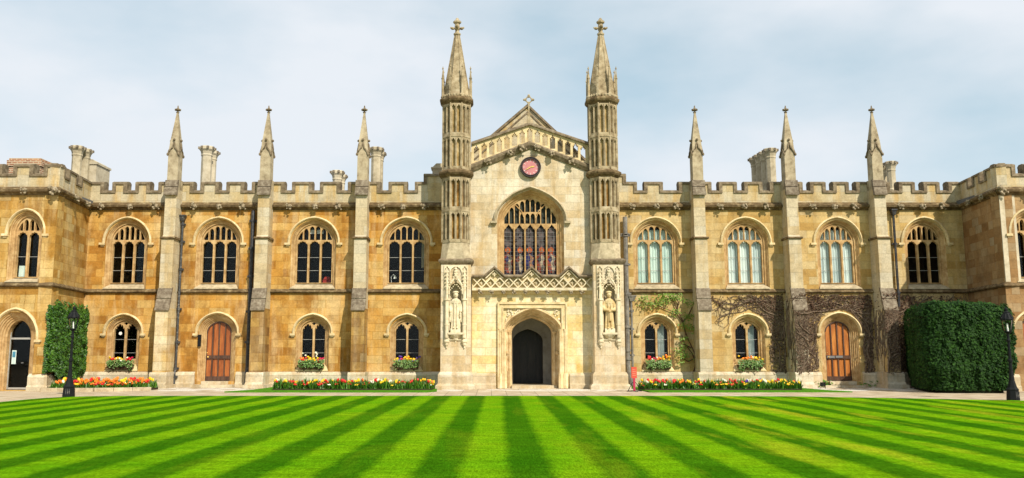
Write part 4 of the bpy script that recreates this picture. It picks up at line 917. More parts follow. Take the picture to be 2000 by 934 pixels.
# ---------------------------------------------------------------- niche boxes and turrets
def niche_box(x0, x1):
    """plinth and box with canopied niche below a turret"""
    cx = (x0+x1)/2; yF = -2.0; b = B(); hw = (x1-x0)/2
    nh = [(cx-.27, 2.2)]+[(cx-.27, 3.92)]+[(cx-.27*cos(pi/2*i/6), 3.92+.34*sin(pi/2*i/6)) for i in range(1, 6)]+[(cx, 4.28)]+[(cx+.27*cos(pi/2*i/6), 3.92+.34*sin(pi/2*i/6)) for i in range(5, 0, -1)]+[(cx+.27, 3.92), (cx+.27, 2.2)]
    b.plate([rect(x0, x1, .62, 5.08), list(reversed(nh))], yF, yF+.42); b.m = 1
    b.box(x0, x1, yF+.421, -1.0, .62, 5.08)
    bx = b.build('pier', ['gate', 'carved'], gate)
    p = B()
    pr = [(0, .70), (.05, .66), (.09, .58), (.09, .24), (.16, .18), (.19, .14), (.19, -.05)]
    p.loft([[(x0-o, yF-o, z), (x1+o, yF-o, z), (x1+o, 0, z), (x0-o, 0, z)] for o, z in pr], True); p.build('plinth', 'plinth', bx)
    p = B(); pr = [(0, 5.02), (.05, 5.05), (.10, 5.13), (.11, 5.19), (.05, 5.24), (-.03, 5.27)]
    p.loft([[(x0-o, yF-o, z), (x1+o, yF-o, z), (x1+o, -.9, z), (x0-o, -.9, z)] for o, z in pr], True, True); p.build('cornice', 'coping', bx)
    # sunk tracery heads
    t = B(); pa = [rect(x0+.13, x1-.13, 1.95, 4.98)]
    hl_ = []
    for c_, w_, z_ in ((cx-.355, .095, 1.98), (cx+.355, .095, 1.98)): hl_.append(lanc(c_, w_, z_, 4.78, .16))
    hl_.append([(cx-.235, 1.98), (cx-.235, 4.70), (cx-.17, 4.84), (cx, 4.95), (cx+.17, 4.84), (cx+.235, 4.70), (cx+.235, 1.98)])
    t.plate(pa+[list(reversed(h)) for h in hl_], yF-.05, yF)
    for s in (-1, 1):
        xx_ = cx+s*.355
        t.frus(xx_, yF-.10, 2.05, 3.55, .085, .085, 8); t.frus(xx_, yF-.10, 3.55, 3.62, .12, .12, 8); t.frus(xx_, yF-.10, 2.55, 2.60, .1, .1, 8)
        t.frus(xx_, yF-.10, 3.62, 4.25, .07, .055, 6); t.frus(xx_, yF-.10, 4.25, 4.85, .065, .012, 6)
        for q in range(5): 
            for s2 in (-1, 1): t.ball((xx_+s2*.055, yF-.12, 4.1+q*.15), (.03, .04, .04), 5, 4, .2)
        t.lathe(xx_, yF-.04, [(1.62, .01), (1.66, .035), (1.70, .025), (1.78, .08), (1.83, .08), (1.87, .12), (1.92, .13), (1.94, .10), (2.06, .09)], 8, pi/8)
    # corbel
    t.lathe(cx, yF+.0, [(1.83, .01), (1.88, .04), (1.91, .03), (1.98, .11), (2.02, .11), (2.09, .19), (2.14, .24), (2.20, .27), (2.22, .24)], 10, 0, .75)
    t.box(cx-.30, cx+.30, yF-.20, yF+.1, 2.18, 2.26)
    # ogee canopy with crockets and finial
    for s in (-1, 1):
        pts = [(cx+s*.27, yF-.08, 3.80), (cx+s*.265, yF-.11, 4.06), (cx+s*.20, yF-.13, 4.24), (cx+s*.09, yF-.13, 4.39), (cx+s*.03, yF-.13, 4.52), (cx, yF-.13, 4.68)]
        t.tube(pts, [.035, .04, .04, .035, .03, .025], 6)
        for q in range(5):
            a = Vector(pts[q]).lerp(Vector(pts[q+1]), .5); t.ball((a.x+s*.035, a.y, a.z+.03), .032, 5, 4, .2)
        for q in range(4):
            a = .5+q*.9; t.ball((cx+s*(.22-.06*q), yF-.09, 3.97+.07*q), (.028, .035, .032), 5, 4)
    t.ball((cx, yF-.12, 4.72), (.08, .06, .06), 7, 5, .2); t.ball((cx, yF-.12, 4.82), (.05, .05, .05), 6, 5, .2); t.ball((cx, yF-.12, 4.90), (.03, .03, .05), 6, 4)
    t.build('niche', 'carved', bx)
    return cx
def turret(cx, cyy=-1.4):
    b = B(); ap = .572     # apothem
    def octo(b, z0, z1, a0, a1): b.frus(cx, cyy, z0, z1, a0/cos(pi/8), a1/cos(pi/8), 8)
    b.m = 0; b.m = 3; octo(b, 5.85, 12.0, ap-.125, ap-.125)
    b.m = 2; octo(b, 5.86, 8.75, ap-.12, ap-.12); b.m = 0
    # pedestal slope from square to octagon
    hx_ = .615; sq = []; oc = []
    for i in range(8):
        a = -pi/2-pi/8+i*pi/4; rr = (ap-.02)/cos(pi/8); oc.append((cx+rr*cos(a), cyy+rr*sin(a), 5.95))
    m_ = .60; sqp = [(-m_, -1), (m_, -1), (1, -m_), (1, m_), (m_, 1), (-m_, 1), (-1, m_), (-1, -m_)]
    for (a, c_), o in zip(sqp, oc): sq.append((cx+a*hx_, cyy+c_*hx_, 5.25))
    b.m = 4; b.loft([sq, oc], True, True); b.m = 0
    side = 2*ap*math.tan(pi/8)
    stages = [(5.93, 7.28), (7.28, 8.68), (8.98, 10.42), (10.42, 11.86)]
    for si, (z0, z1) in enumerate(stages):
        for i in range(8):
            fr_ = Matrix.Translation((cx, cyy, 0)) @ Matrix.Rotation(i*pi/4, 4, 'Z') @ Matrix.Translation((0, -ap, 0))
            q = B(); hs = side/2
            hl_ = [lanc(s*(hs*.46), hs*.30, z0+.14, z1-.24, .13) for s in (-1, 1)]
            q.plate([rect(-hs, hs, z0+.002, z1-.002)]+[list(reversed(h)) for h in hl_], 0, .12, False)
            q.tube([(0, -.012, z0+.16), (0, -.012, z1-.1)], .018, 4); q.tube([(hs, -.0, z0+.04), (hs, -.0, z1-.02)], .03, 5)
            b.add([tuple(fr_ @ Vector(p)) for p in q.v], q.f)
    for z in (7.28, 10.42): octo(b, z-.05, z+.03, ap+.02, ap+.02)
    def cornice(z, proj):
        b.m = 1
        prof = [(z, ap), (z+.04, ap+.03), (z+.10, ap+proj*.7), (z+.17, ap+proj), (z+.24, ap+proj), (z+.34, ap+.01)]
        b.lathe(cx, cyy, [(zz_, a/cos(pi/8)) for zz_, a in prof], 8, pi/8); b.m = 0
    cornice(8.66, .15); cornice(11.80, .13)
    tb = b.build('turret', ['turret', 'string', 'turret_dark', 'turret_mid', 'sill'], gate)
    s = B(); ap2 = ap+.08
    # cresting
    for i in range(8):
        a = -pi/2+i*pi/4; fr_ = Matrix.Translation((cx, cyy, 0)) @ Matrix.Rotation(i*pi/4, 4, 'Z')
        q = B(); hs = ap2*math.tan(pi/8)
        for k_ in range(4):
            x_ = -hs+hs*2*(k_+.5)/4; q.ball((x_, -ap2+.03, 12.16), (.05, .05, .07), 6, 4, .2)
        q.box(-hs+.01, hs-.01, -ap2+.06, -ap2+.12, 12.1, 12.22)
        s.m = 1 if False else 0
        s.add([tuple(fr_ @ Vector(p)) for p in q.v], q.f)
    r0 = .50
    s.loft([[(cx+r/cos(pi/8)*cos(pi/8+i*pi/4), cyy+r/cos(pi/8)*sin(pi/8+i*pi/4), z) for i in range(8)] for z, r in ((12.1, .53), (12.5, .50), (12.55, .49), (14.98, .095))], True, True)
    for i in range(8):
        a = pi/8+i*pi/4; c_, s_ = cos(a), sin(a)
        s.tube([(cx+.53/cos(pi/8)*c_, cyy+.53/cos(pi/8)*s_, 12.3), (cx+.10/cos(pi/8)*c_, cyy+.10/cos(pi/8)*s_, 14.98)], [.03, .018], 4)
        rr = .635; x_, y_ = cx+rr*c_, cyy+rr*s_
        s.frus(x_, y_, 12.05, 12.95, .062, .055, 4, a+pi/4); s.frus(x_, y_, 12.95, 12.99, .075, .075, 4, a+pi/4); s.frus(x_, y_, 12.99, 13.38, .055, .012, 4, a+pi/4)
        s.ball((x_, y_, 13.40), .04, 6, 4); s.ball((x_, y_, 13.46), (.02, .02, .04), 5, 4)
    s.build('spire', ['turret'], tb)
    f = B(); f.lathe(cx, cyy, [(14.96, .10), (14.98, .15), (15.04, .16), (15.07, .10), (15.18, .08), (15.24, .12), (15.48, .10), (15.52, .17), (15.58, .18), (15.64, .10), (15.73, .05), (15.76, .01)], 8)
    for i in range(4):
        a = i*pi/2; f.ball((cx+.19*cos(a), cyy+.19*sin(a), 15.28), (.09, .09, .06), 7, 5, .15); f.ball((cx+.27*cos(a), cyy+.27*sin(a), 15.31), (.04, .04, .045), 6, 4)
    f.build('finial', 'weather' if False else 'turret', tb)
    return tb
cL = niche_box(-2.05, -.84); cR = niche_box(4.14, 5.36)
turret(-1.475); turret(4.69)
# gatehouse plinths between piers and archway
for a, b_ in ((-.84, DX-1.50), (DX+1.50, 4.14)): course('plinth', FG, gate, a, b_, PLIN, 'plinth')
# ---------------------------------------------------------------- downpipes (parts of the ranges)
def pipe(parent, pts, r, mat, zbr, head=None, name='downpipe'):
    b = B(); b.tube(pts, r, 8)
    for z in zbr:
        for (x0, y0, z0), (x1, y1, z1) in zip(pts, pts[1:]):
            if min(z0, z1) <= z <= max(z0, z1) and abs(z1-z0) > .3:
                b.frus(x0, y0, z-.05, z+.05, r*1.35, r*1.35, 8); b.box(x0-r*2, x0+r*2, y0+.02, y0+.1, z-.04, z+.04)
    dp = b.build(name, mat, parent)
    if head:
        x, y, z, w = head; h = B(); h.hexa([(x-w*.5, y-.09, z), (x+w*.5, y-.09, z), (x+w*.5, y+.08, z), (x-w*.5, y+.08, z), (x-w, y-.14, z+.2), (x+w, y-.14, z+.2), (x+w, y+.08, z+.2), (x-w, y+.08, z+.2)]); h.box(x-w*1.12, x+w*1.12, y-.16, y+.08, z+.2, z+.25); h.build('hopper', mat, dp)
    return dp
x1 = xx(349, 600, -.12); pipe(left, [(x1, -.12, .0), (x1, -.24, .05), (x1, -.24, .6), (x1, -.13, .78), (x1, -.13, 7.15)], .055, 'pipe', [.45, .8, 1.9, 3.3, 5.0, 6.2, 6.95], (x1, -.13, 7.1, .13))
x1 = xx(488, 600, -.12); pipe(left, [(x1, -.22, .0), (x1, -.22, .6), (x1, -.14, .8), (x1, -.14, 7.55)], .085, 'pipe_dark', [.7, 1.9, 3.2, 4.7, 5.9, 7.1])
x1 = xx(1221.5, 480, -.2); pipe(right, [(x1+.15, -.25, .1), (x1+.05, -.25, .55), (x1, -.25, .9), (x1, -.25, 7.25)], .10, 'pipe_grey', [1.2, 1.55, 2.55, 3.95, 5.2, 6.45, 6.5])
x1 = xx(1234, 650, -.2); pipe(right, [(x1, -.22, .15), (x1, -.22, 3.65)], .05, 'pipe_grey', [1.35, 2.45, 3.2], (x1+.03, -.22, 3.62, .16))
x1 = xx(1750, 500, -.15); pipe(right, [(x1, -.14, 3.4), (x1, -.14, 7.35)], .055, 'pipe_dark', [4.0, 6.1], (x1, -.14, 7.35, .11))
# small fittings of the ranges
b = B(); b.box(-11.68-.80, -11.68-.69, -.06, .05, 1.72, 2.22); b.box(-11.68-.775, -11.68-.715, -.07, -.05, 2.05, 2.15); b.build('intercom', 'black', left)
b = B(); b.prism([(-15.95+.07*cos(i*pi/8), 2.28+.07*sin(i*pi/8)) for i in range(16)], .33, .34); b.build('sticker', 'white', left)
b = B(); b.box(-7.99, -7.72, .44, .45, 6.62, 6.80); b.box(-7.64, -7.37, .44, .45, 6.62, 6.80); b.build('blind', 'white', left)
b = B(fc); b.box(ux-.40, ux-.08, .42, .43, 4.42, 4.85); b.build('blind', 'curtain_g', lw)
# ---------------------------------------------------------------- statues
def voxel(b, name, mat, size=.02, parent=None, frame=None):
    me = b.mesh(name+'_raw', mat); o = bpy.data.objects.new(name+'_raw', me); COL.objects.link(o)
    md = o.modifiers.new('r', 'REMESH'); md.mode = 'VOXEL'; md.voxel_size = size; md.use_smooth_shade = True
    sm = o.modifiers.new('s', 'SMOOTH'); sm.iterations = 2; sm.factor = .4
    dg = bpy.context.evaluated_depsgraph_get(); dg.update(); m2 = bpy.data.meshes.new_from_object(o.evaluated_get(dg)); m2.name = name
    bpy.data.objects.remove(o); bpy.data.meshes.remove(me)
    m2.materials.clear(); m2.materials.append(M[mat]); return mob(name, m2, parent, frame)
def statue(x, label, kind):
    root = empty('statue', label, 'statue', (x, -2.0, 2.25), 'statues in the gatehouse niches')
    fr = Matrix.Translation((x, -2.02, 2.255))
    p = B(fr); p.box(-.20, .20, -.17, .14, 0, .17); p.build('pedestal', 'carved', root)
    b = B(); z0 = .16
    def ring(cx, cy, z, rx, ry, fold, nf, ph=0, n=40): return [(cx+(rx+fold*sin(nf*2*pi*i/n+ph))*cos(2*pi*i/n), cy+(ry+fold*sin(nf*2*pi*i/n+ph))*sin(2*pi*i/n), z) for i in range(n)]
    prof = [(0, .20, .15, .022), (.12, .195, .145, .022), (.35, .175, .13, .018), (.62, .155, .12, .014), (.82, .150, .115, .008), (1.0, .175, .12, .006), (1.10, .185, .115, .004), (1.16, .16, .10, 0), (1.21, .075, .07, 0), (1.25, .055, .055, 0)]
    b.loft([ring(0, 0, z0+z, rx, ry, f, 9) for z, rx, ry, f in prof], True, True)
    # head with face
    hz = z0+1.36; b.ball((0, -.02, hz), (.10, .108, .135), 16, 12); b.ball((0, -.13, hz-.005), (.018, .028, .034), 8, 6); b.ball((0, -.085, hz-.065), (.04, .04, .05), 10, 8)
    b.box(-.028, .028, -.112, -.09, hz-.052, hz-.044)
    for s in (-1, 1): b.ball((s*.088, -.01, hz), (.018, .025, .035), 6, 5); b.ball((s*.032, -.098, hz+.02), (.014, .012, .010), 6, 5); b.ball((s*.034, -.098, hz+.045), (.024, .012, .008), 6, 5)
    b.frus(0, 0, hz+.088, hz+.108, .135, .135, 20); b.lathe(0, 0, [(hz+.10, .11), (hz+.14, .105), (hz+.16, .05)], 16)   # flat cap
    # cape collar and robe front edges
    b.loft([ring(0, 0, z0+z, rx, ry, .006, 7) for z, rx, ry in ((1.02, .19, .135), (1.12, .19, .125), (1.19, .12, .09))], True, True)
    for s in (-1, 1): b.tube([(s*.04, -.12, z0+1.15), (s*.05, -.14, z0+.9), (s*.045, -.135, z0+.6), (s*.06, -.16, z0+.1)], [.014, .018, .018, .022], 6)
    def hand(px, py, pz, sx):
        b.ball((px, py, pz), (.032, .022, .038), 8, 6)
        for q in range(4): b.tube([(px+sx*.008*(q-1.5)*2, py-.012, pz-.02), (px+sx*.008*(q-1.5)*2, py-.03, pz-.05), (px+sx*.008*(q-1.5)*2, py-.02, pz-.072+.004*abs(q-1))], [.009, .009, .007], 5)
        b.tube([(px-sx*.028, py-.01, pz+.005), (px-sx*.034, py-.03, pz-.025)], [.01, .008], 5)
    if kind == 0:      # arms hanging, one hand holding a fold and a glove
        for s in (-1, 1):
            b.tube([(s*.17, 0, z0+1.10), (s*.225, -.01, z0+.88), (s*.205, -.09, z0+.66)], [.062, .062, .052], 10)
            b.loft([ring(s*(.20+.01*q), -.02+.0*q, z0+z, r, r*.8, .008, 5) for q, (z, r) in enumerate(((.95, .05), (.75, .075), (.5, .055), (.25, .035)))], True, True)
            hand(s*.195, -.125, z0+.62, s)
        b.ball((.185, -.12, z0+.50), (.04, .03, .08), 8, 6)
        for s in (-1, 1): b.ball((s*.07, -.16, z0+.03), (.045, .09, .035), 8, 6)
        for s in (-1, 1): b.tube([(s*.06, -.10, z0+.03), (s*.055, -.11, z0+.35)], [.045, .05], 8)
    else:              # wide sleeves, hands folded in front
        for s in (-1, 1):
            b.tube([(s*.17, 0, z0+1.08), (s*.235, -.02, z0+.88), (s*.20, -.10, z0+.76), (s*.03, -.175, z0+.735)], [.07, .085, .08, .045], 10)
            hand(s*.03, -.20, z0+.725, s)
        b.tube([(0, -.165, z0+.70), (.02, -.165, z0+.3)], [.035, .045], 8)
        for s in (-1, 1): b.ball((s*.08, -.16, z0+.02), (.045, .08, .03), 8, 6)
    voxel(b, 'figure', 'carved' if kind == 0 else 'trim2', .014, root, fr)
M['trim2'] = mottled('honey stained statue stone', (.40, .25, .09), (.60, .45, .22), (.74, .64, .44), 3)
statue(cL, 'pale robed stone statue with hanging arms in the niche left of the archway', 0)
statue(cR, 'honey stained robed statue with folded hands in the niche right of the archway', 1)
# ---------------------------------------------------------------- lamp posts
def lamp(x, y, H, label):
    root = empty('street_lamp', label, 'street lamp', (x, y, 0), 'lamp posts at the lawn corners'); f = Matrix.Translation((x, y, 0)) @ Matrix.Rotation(.25, 4, 'Z')
    b = B(f); b.lathe(0, 0, [(0, .19), (.04, .195), (.30, .175), (.34, .185), (.40, .14), (.60, .085), (.64, .075)], 8, pi/8); bs = b.build('base', 'black', root)
    b = B(f)
    for q in range(3): b.box(-.07+q*.055, -.045+q*.055, -.185, -.15, .10, .27)
    b.build('slot', 'pipe', bs)
    hp = H-.78; b = B(f); b.lathe(0, 0, [(.62, .08), (.9, .054), (1.15, .047), (1.18, .066), (1.24, .066), (1.27, .044), (hp-.3, .034), (hp-.27, .06), (hp-.22, .06), (hp-.19, .04), (hp-.05, .04), (hp, .09)], 10); b.build('pole', 'black', root)
    b = B(f); zl = hp
    b.lathe(0, 0, [(zl-.02, .075), (zl+.02, .10), (zl+.04, .10)], 6)
    for i in range(6):
        a = pi/6+i*pi/3; b.tube([(.10*cos(a), .10*sin(a), zl+.03), (.165*cos(a), .165*sin(a), zl+.38)], .010, 4)
    b.frus(0, 0, zl+.37, zl+.41, .185, .195, 6, pi/6)
    b.lathe(0, 0, [(zl+.40, .19), (zl+.45, .175), (zl+.55, .12), (zl+.60, .095), (zl+.62, .10), (zl+.64, .06), (zl+.68, .03), (zl+.70, .055), (zl+.74, .05), (zl+.77, .012), (zl+.82, .004)], 12)
    for i in range(12):
        a = i*pi/6; b.tube([(.178*cos(a), .178*sin(a), zl+.44), (.115*cos(a), .115*sin(a), zl+.56)], .012, 4)
    lt_ = b.build('lantern', 'black', root)
    g = B(f)
    g.loft([[(r*cos(pi/6+i*pi/3), r*sin(pi/6+i*pi/3), z) for i in range(6)] for z, r in ((zl+.045, .098), (zl+.37, .158))], True); g.build('glazing', 'glass', lt_)
    g = B(f); g.lathe(0, 0, [(zl+.04, .03), (zl+.14, .03), (zl+.15, .022), (zl+.27, .022), (zl+.29, .01)], 8); g.build('mantle', 'white', lt_)
lamp(-14.02, -7.75, 3.0, 'black iron lamp post with glass lantern in front of the ivy patch at left')
lamp(15.95, -9.95, 2.85, 'black iron lamp post with glass lantern in front of the big dark shrub at right')
# ---------------------------------------------------------------- sign on a stand
s_x, s_y = gnd(1239, 765); root = empty('sign_stand', 'small red notice sign on a dark tripod stand beside the gatehouse pier', 'sign', (s_x, s_y, 0)); f = Matrix.Translation((s_x, s_y, 0)) @ Matrix.Rotation(.3, 4, 'Z')
b = B(f); b.box(-.11, .11, -.02, .02, .50, .92); pn = b.build('panel', 'red_sign', root)
b = B(f)
for q in range(4): b.box(-.075, .075-.02*(q % 2), -.026, -.021, .60+q*.07, .615+q*.07)
b.build('lettering', plain('faded lettering', (.62, .28, .18), .5), pn)
b = B(f); b.box(-.04, .04, -.018, .018, .03, .5); b.build('post', plain('crimson post', (.38, .02, .06), .4), root)
b = B(f); b.box(-.30, .30, -.03, .03, 0, .035); b.box(-.03, .03, -.25, .25, 0, .034)
for s in (-1, 1): b.tube([(s*.26, 0, .03), (s*.1, 0, .30), (s*.04, 0, .36)], .014, 5)
b.build('stand', 'black', root)
# ---------------------------------------------------------------- leaves
def leaves(name, mat, pts, size, parent=None, up=.3, asp=.6):
    """pts: (x, y, z, nx, ny, nz); each leaf a folded two-quad blade"""
    b = B(); vs = []; fs = []; rr = random.random
    for (x, y, z, nx, ny, nz) in pts:
        n = Vector((nx+random.uniform(-.6, .6), ny+random.uniform(-.6, .6), nz+random.uniform(-.6, .6)+up)).normalized()
        t = n.cross(Vector((random.uniform(-1, 1), random.uniform(-1, 1), random.uniform(-1, 1)))).normalized(); u_ = n.cross(t)
        s = size*random.uniform(.45, 1.45); p = Vector((x, y, z)); k_ = len(vs)
        vs += [tuple(p-t*s*.5), tuple(p+u_*s*asp*.5-n*s*.08), tuple(p+t*s*.5), tuple(p-u_*s*asp*.5-n*s*.08)]
        fs.append((k_, k_+1, k_+2, k_+3))
    me = bpy.data.meshes.new(name); me.from_pydata(vs, [], fs); me.materials.append(M[mat]); me.update(); return mob(name, me, parent)
from mathutils import noise as mn
def fbm(p, s): return mn.fractal(Vector(p)*s, .8, 2.0, 4)
# ivy patch on the return wall of the left wing
root = empty('ivy', 'dense clipped rectangle of green ivy on the ochre wall behind the left lamp post', 'ivy', (-17.1, -1.8, .3))
pts = []
fx = lambda y: -17.45+.42*(-y)/3.5
for i in range(20000):
    y = random.uniform(-3.75, .05); z = random.uniform(.42, 3.45); n_ = fbm((y*1.5, z*1.5, 3), 1.0)
    if z > 3.22+.12*n_ or z < .55+.25*fbm((y, 0, 9), 1.3)+(.25 if y < -3.2 else 0): continue
    if y < -3.55 and random.random() < .5: continue
    if y > -.08+.12*n_: pass
    d = .10+.16*abs(fbm((y, z, 1), 1.8))+random.uniform(0, .08)
    pts.append((fx(max(y, -3.5))+d, y, z, 1, -.35, .3))
for i in range(2600):      # the patch turns the inner corner onto the range wall and hangs over the outer corner
    z = random.uniform(.6, 3.28); x = -17.4+random.uniform(0, .22+.1*fbm((0, z, 4), 1.5)); pts.append((x, -.08-random.uniform(0, .12), z, 0, -1, .3))
for i in range(2200):
    z = random.uniform(.7, 3.12+.15*random.random()); x = -16.95-random.uniform(0, .12+.1*fbm((0, z, 4), 1.5)); pts.append((x, -3.5-random.uniform(-.1, .14), z, .6, -1, .3))
for i in range(90):        # stray shoots round the clipped edge
    e = random.random(); y, z = (random.uniform(-3.5, -.1), 3.25) if e < .5 else (-.1, random.uniform(.8, 3.2)) if e < .75 else (-3.5, random.uniform(.8, 3.2))
    for q in range(5): pts.append((fx(y)+.14+random.uniform(0, .1), y+random.gauss(0, .05), z+(.04*q if e < .5 else 0)+random.gauss(0, .04), 1, -.3, .4))
leaves('foliage', 'ivy', pts, .12, root)
b = B()
for i in range(60):
    y = random.uniform(-3.4, -.2); z = .1; P_ = []
    for q in range(8): P_.append((fx(y)+.04, y, z)); z += .42; y += random.uniform(-.2, .2); y = min(-.1, max(-3.45, y))
    b.tube(P_, .018, 4)
b.build('stem', 'bark', root)
# big dark shrub at right
root = empty('shrub', 'large dense dark green shrub with rounded top filling the right corner', 'shrub', (17.5, -3.2, 0))
pts = []
X0, X1, Y0_, Y1_, ZT = 15.72, 19.2, -5.6, -.35, 3.28
def skx(x, y): return x+(X1-x)/(X1-X0)*max(0, min(1.0, (y+5.0)/4.6))*1.55
def sup(a, e): return math.copysign(abs(a)**e, a)
def rsq():
    t = random.uniform(-1, 1); q = random.choice(((1, t), (-1, t), (t, 1), (t, -1), (t, -1))); r_ = (abs(q[0])**5+abs(q[1])**5)**.2; return q[0]/r_, q[1]/r_
for i in range(62000):
    ca, sa = rsq()
    if random.random() < .72:
        hz_ = random.uniform(0, 1); rd = (1-max(0, hz_-.84)**2*5)*(.90+.10*min(1, hz_*4)); px, py, pz = ca*rd, sa*rd, hz_; nx, ny, nz = ca**3, sa**3, max(0, hz_-.6)*1.5
    else:
        rd = sqrt(random.random())*.92; px, py, pz = ca*rd, sa*rd, 1-.05*rd**4; nx, ny, nz = ca*rd*.4, sa*rd*.4, 1
    if ny > .6 and nz < .5: continue
    q = Vector((px, py, pz*1.2)); bumpy = 1+.06*fbm(q, 1.6)+.05*fbm(q, 4.5)-random.uniform(0, .06)
    x = (X0+X1)/2+px*(X1-X0)/2*bumpy; y = (Y0_+Y1_)/2+py*(Y1_-Y0_)/2*bumpy; z = max(.10, .12+pz*(ZT-.12)*(1+.04*fbm(q, 2.2)-random.uniform(0, .05)))
    pts.append((skx(x, y), y, z, nx, ny, nz))
leaves('foliage', 'bush', pts, .105, root)
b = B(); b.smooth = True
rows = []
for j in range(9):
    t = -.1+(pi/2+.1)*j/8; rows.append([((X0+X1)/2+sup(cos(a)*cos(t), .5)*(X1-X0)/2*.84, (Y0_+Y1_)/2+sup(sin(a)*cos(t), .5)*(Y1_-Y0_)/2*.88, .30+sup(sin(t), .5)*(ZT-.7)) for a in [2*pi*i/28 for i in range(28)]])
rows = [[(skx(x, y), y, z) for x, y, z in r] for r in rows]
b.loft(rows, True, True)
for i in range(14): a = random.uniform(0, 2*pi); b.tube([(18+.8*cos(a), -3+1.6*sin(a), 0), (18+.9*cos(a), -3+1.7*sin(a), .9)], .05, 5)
b.build('branches', plain('shrub core shade', (.012, .018, .008), .95), root)  # near-black solid core stands in for shade between the leaves; stems included
# ---------------------------------------------------------------- wall climber with green leaf clumps
def grow(b, p, d, L, r, yo, depth, out, ok, wander=.35, bend=0):
    """random branch in the wall plane; yo(x, z) gives surface y"""
    x, z = p; a = d; P_ = []; st = .16; n = int(L/st)
    for i in range(n):
        if not ok(x, z): break
        P_.append((x, yo(x, z)-r-.01, z)); out.append((x, z)); a += random.uniform(-wander, wander)+bend; x += st*cos(a); z += st*sin(a)
        if depth > 0 and random.random() < .34 and i > 1: grow(b, (x, z), a+random.choice((-1, 1))*random.uniform(.4, 1.2), L*random.uniform(.35, .65), r*.62, yo, depth-1, out, ok, wander, bend*.5)
    seg = []
    for q in P_:
        if seg and abs(q[1]-seg[-1][1]) > .2:
            if len(seg) > 1: b.tube(seg, r*.8, 4)
            seg = []
        seg.append(q)
    if len(seg) > 1: b.tube(seg, [r*(1-.6*i/len(seg)) for i in range(len(seg))], 4)
root = empty('climbing_plant', 'thin climbing plant with scattered bright green leaf clumps beside the third window box from the right', 'climbing plant', (8.35, -.1, 0))
root['label'] = 'thin climber with scattered bright green leaf clumps on the wall right of the gatehouse'
b = B(); base = at(1357, 727, -.1)
def px(u, v): x, z = at(u, v, -.07); return (x, -.07, z)
stems = [[(1348, 755), (1352, 735), (1358, 716), (1357, 690), (1343, 660), (1333, 630), (1322, 612), (1300, 603), (1280, 595), (1262, 592)],
         [(1358, 716), (1361, 690), (1356, 650), (1357, 620), (1360, 590)], [(1357, 700), (1344, 706), (1330, 698)], [(1340, 655), (1334, 628), (1320, 600), (1312, 580)],
         [(1322, 612), (1325, 590), (1318, 578)], [(1350, 680), (1336, 672), (1332, 655)], [(1333, 630), (1345, 615), (1352, 600)], [(1358, 705), (1352, 690), (1340, 675)]]
for s in stems: b.tube([px(*q) for q in s], [.030*(1-.6*i/len(s)) for i in range(len(s))], 5)
b.build('stem', 'bark', root)
pts = []
for (u, v, r_, n) in [(1259, 581, .16, 60), (1265, 594, .26, 130), (1283, 591, .22, 90), (1297, 585, .22, 100), (1299, 576, .22, 70), (1310, 580, .15, 60), (1322, 582, .2, 110), (1321, 612, .2, 90), (1345, 591, .18, 80), (1358, 593, .14, 60), (1343, 619, .2, 90), (1359, 618, .16, 70), (1337, 636, .2, 80), (1351, 644, .2, 90), (1335, 663, .16, 60), (1333, 680, .2, 90), (1337, 694, .2, 100), (1324, 688, .12, 40), (1330, 708, .12, 30)]:
    x, z = at(u, v, -.1)
    for q in range(int(n*.62)): pts.append((x+random.gauss(0, r_*.8), -.12-random.uniform(0, .14), min(z+random.gauss(0, r_*.42), 3.95), 0, -1, .6))
leaves('foliage', 'vineleaf', pts, .085, root)
# ---------------------------------------------------------------- bare creeper over the right range
root = empty('bare_creeper', 'leafless dark creeper with tangled branches around the right door and over two buttresses', 'creeper', (13, -.2, 0))
def yo(x, z):
    for bx in RB[1:]:
        if abs(x-bx) < .30: return -1.03 if z < 3.25 else -.85
        if abs(x-bx) < .34: return -.5
    return 0.0
def clear(x, z):
    if z < .55 or z > 3.93 or x < 9.3 or x > 20.35: return False
    if z < 3.5:
        if abs(x-10.94) < .84 and z < 2.3: return False
        if (x-10.94)**2/.92**2+(z-2.2)**2/1.0**2 < 1: return False
        if abs(x-14.83) < .94 and z < 2.3: return False
        if (x-14.83)**2/.97**2+(z-2.2)**2/1.06**2 < 1: return False
        if x < 10.0 and z < 2.75-.6*(x-9.3): return False
    return True
b = B(); out = []
random.seed(11)
for (x, z, a, L, r, n) in [(12.45, .5, 1.6, 4, .055, 7), (16.2, .5, 1.7, 4.2, .06, 8), (13.4, .6, 1.4, 3.2, .04, 5), (15.95, .6, 2.0, 3.2, .04, 5), (12.3, 3.1, 3.0, 4, .035, 6), (12.4, 3.5, 3.1, 4, .03, 5), (16.1, 3.2, 2.9, 4, .04, 6), (13.3, 3.3, .1, 3.5, .03, 6), (17.1, 3.0, .2, 3.2, .03, 5), (12.84, 2.0, 1.5, 2.4, .03, 4), (16.6, 1.5, 1.6, 2.4, .03, 4)]:
    for q in range(n): grow(b, (x+random.uniform(-.25, .25), z+random.uniform(-.1, .3)), a+random.uniform(-.35, .35), L*random.uniform(.6, 1.1), r*random.uniform(.5, 1.1), yo, 3, out, clear)
for i in range(120):       # hanging shoots from the string course
    x = random.uniform(9.4, 20.3); grow(b, (x, random.uniform(3.5, 3.9)), -pi/2+random.uniform(-.5, .5), random.uniform(.4, 1.3), .012, yo, 1, out, clear, .5)
for i in range(120):       # twigs across the buttress faces
    bx = random.choice((12.84, 16.6)); x = bx+random.uniform(-.25, .25); grow(b, (x, random.uniform(.7, 3.7)), random.uniform(0, 2*pi), random.uniform(.5, 1.6), .012, yo, 2, out, clear, .6)
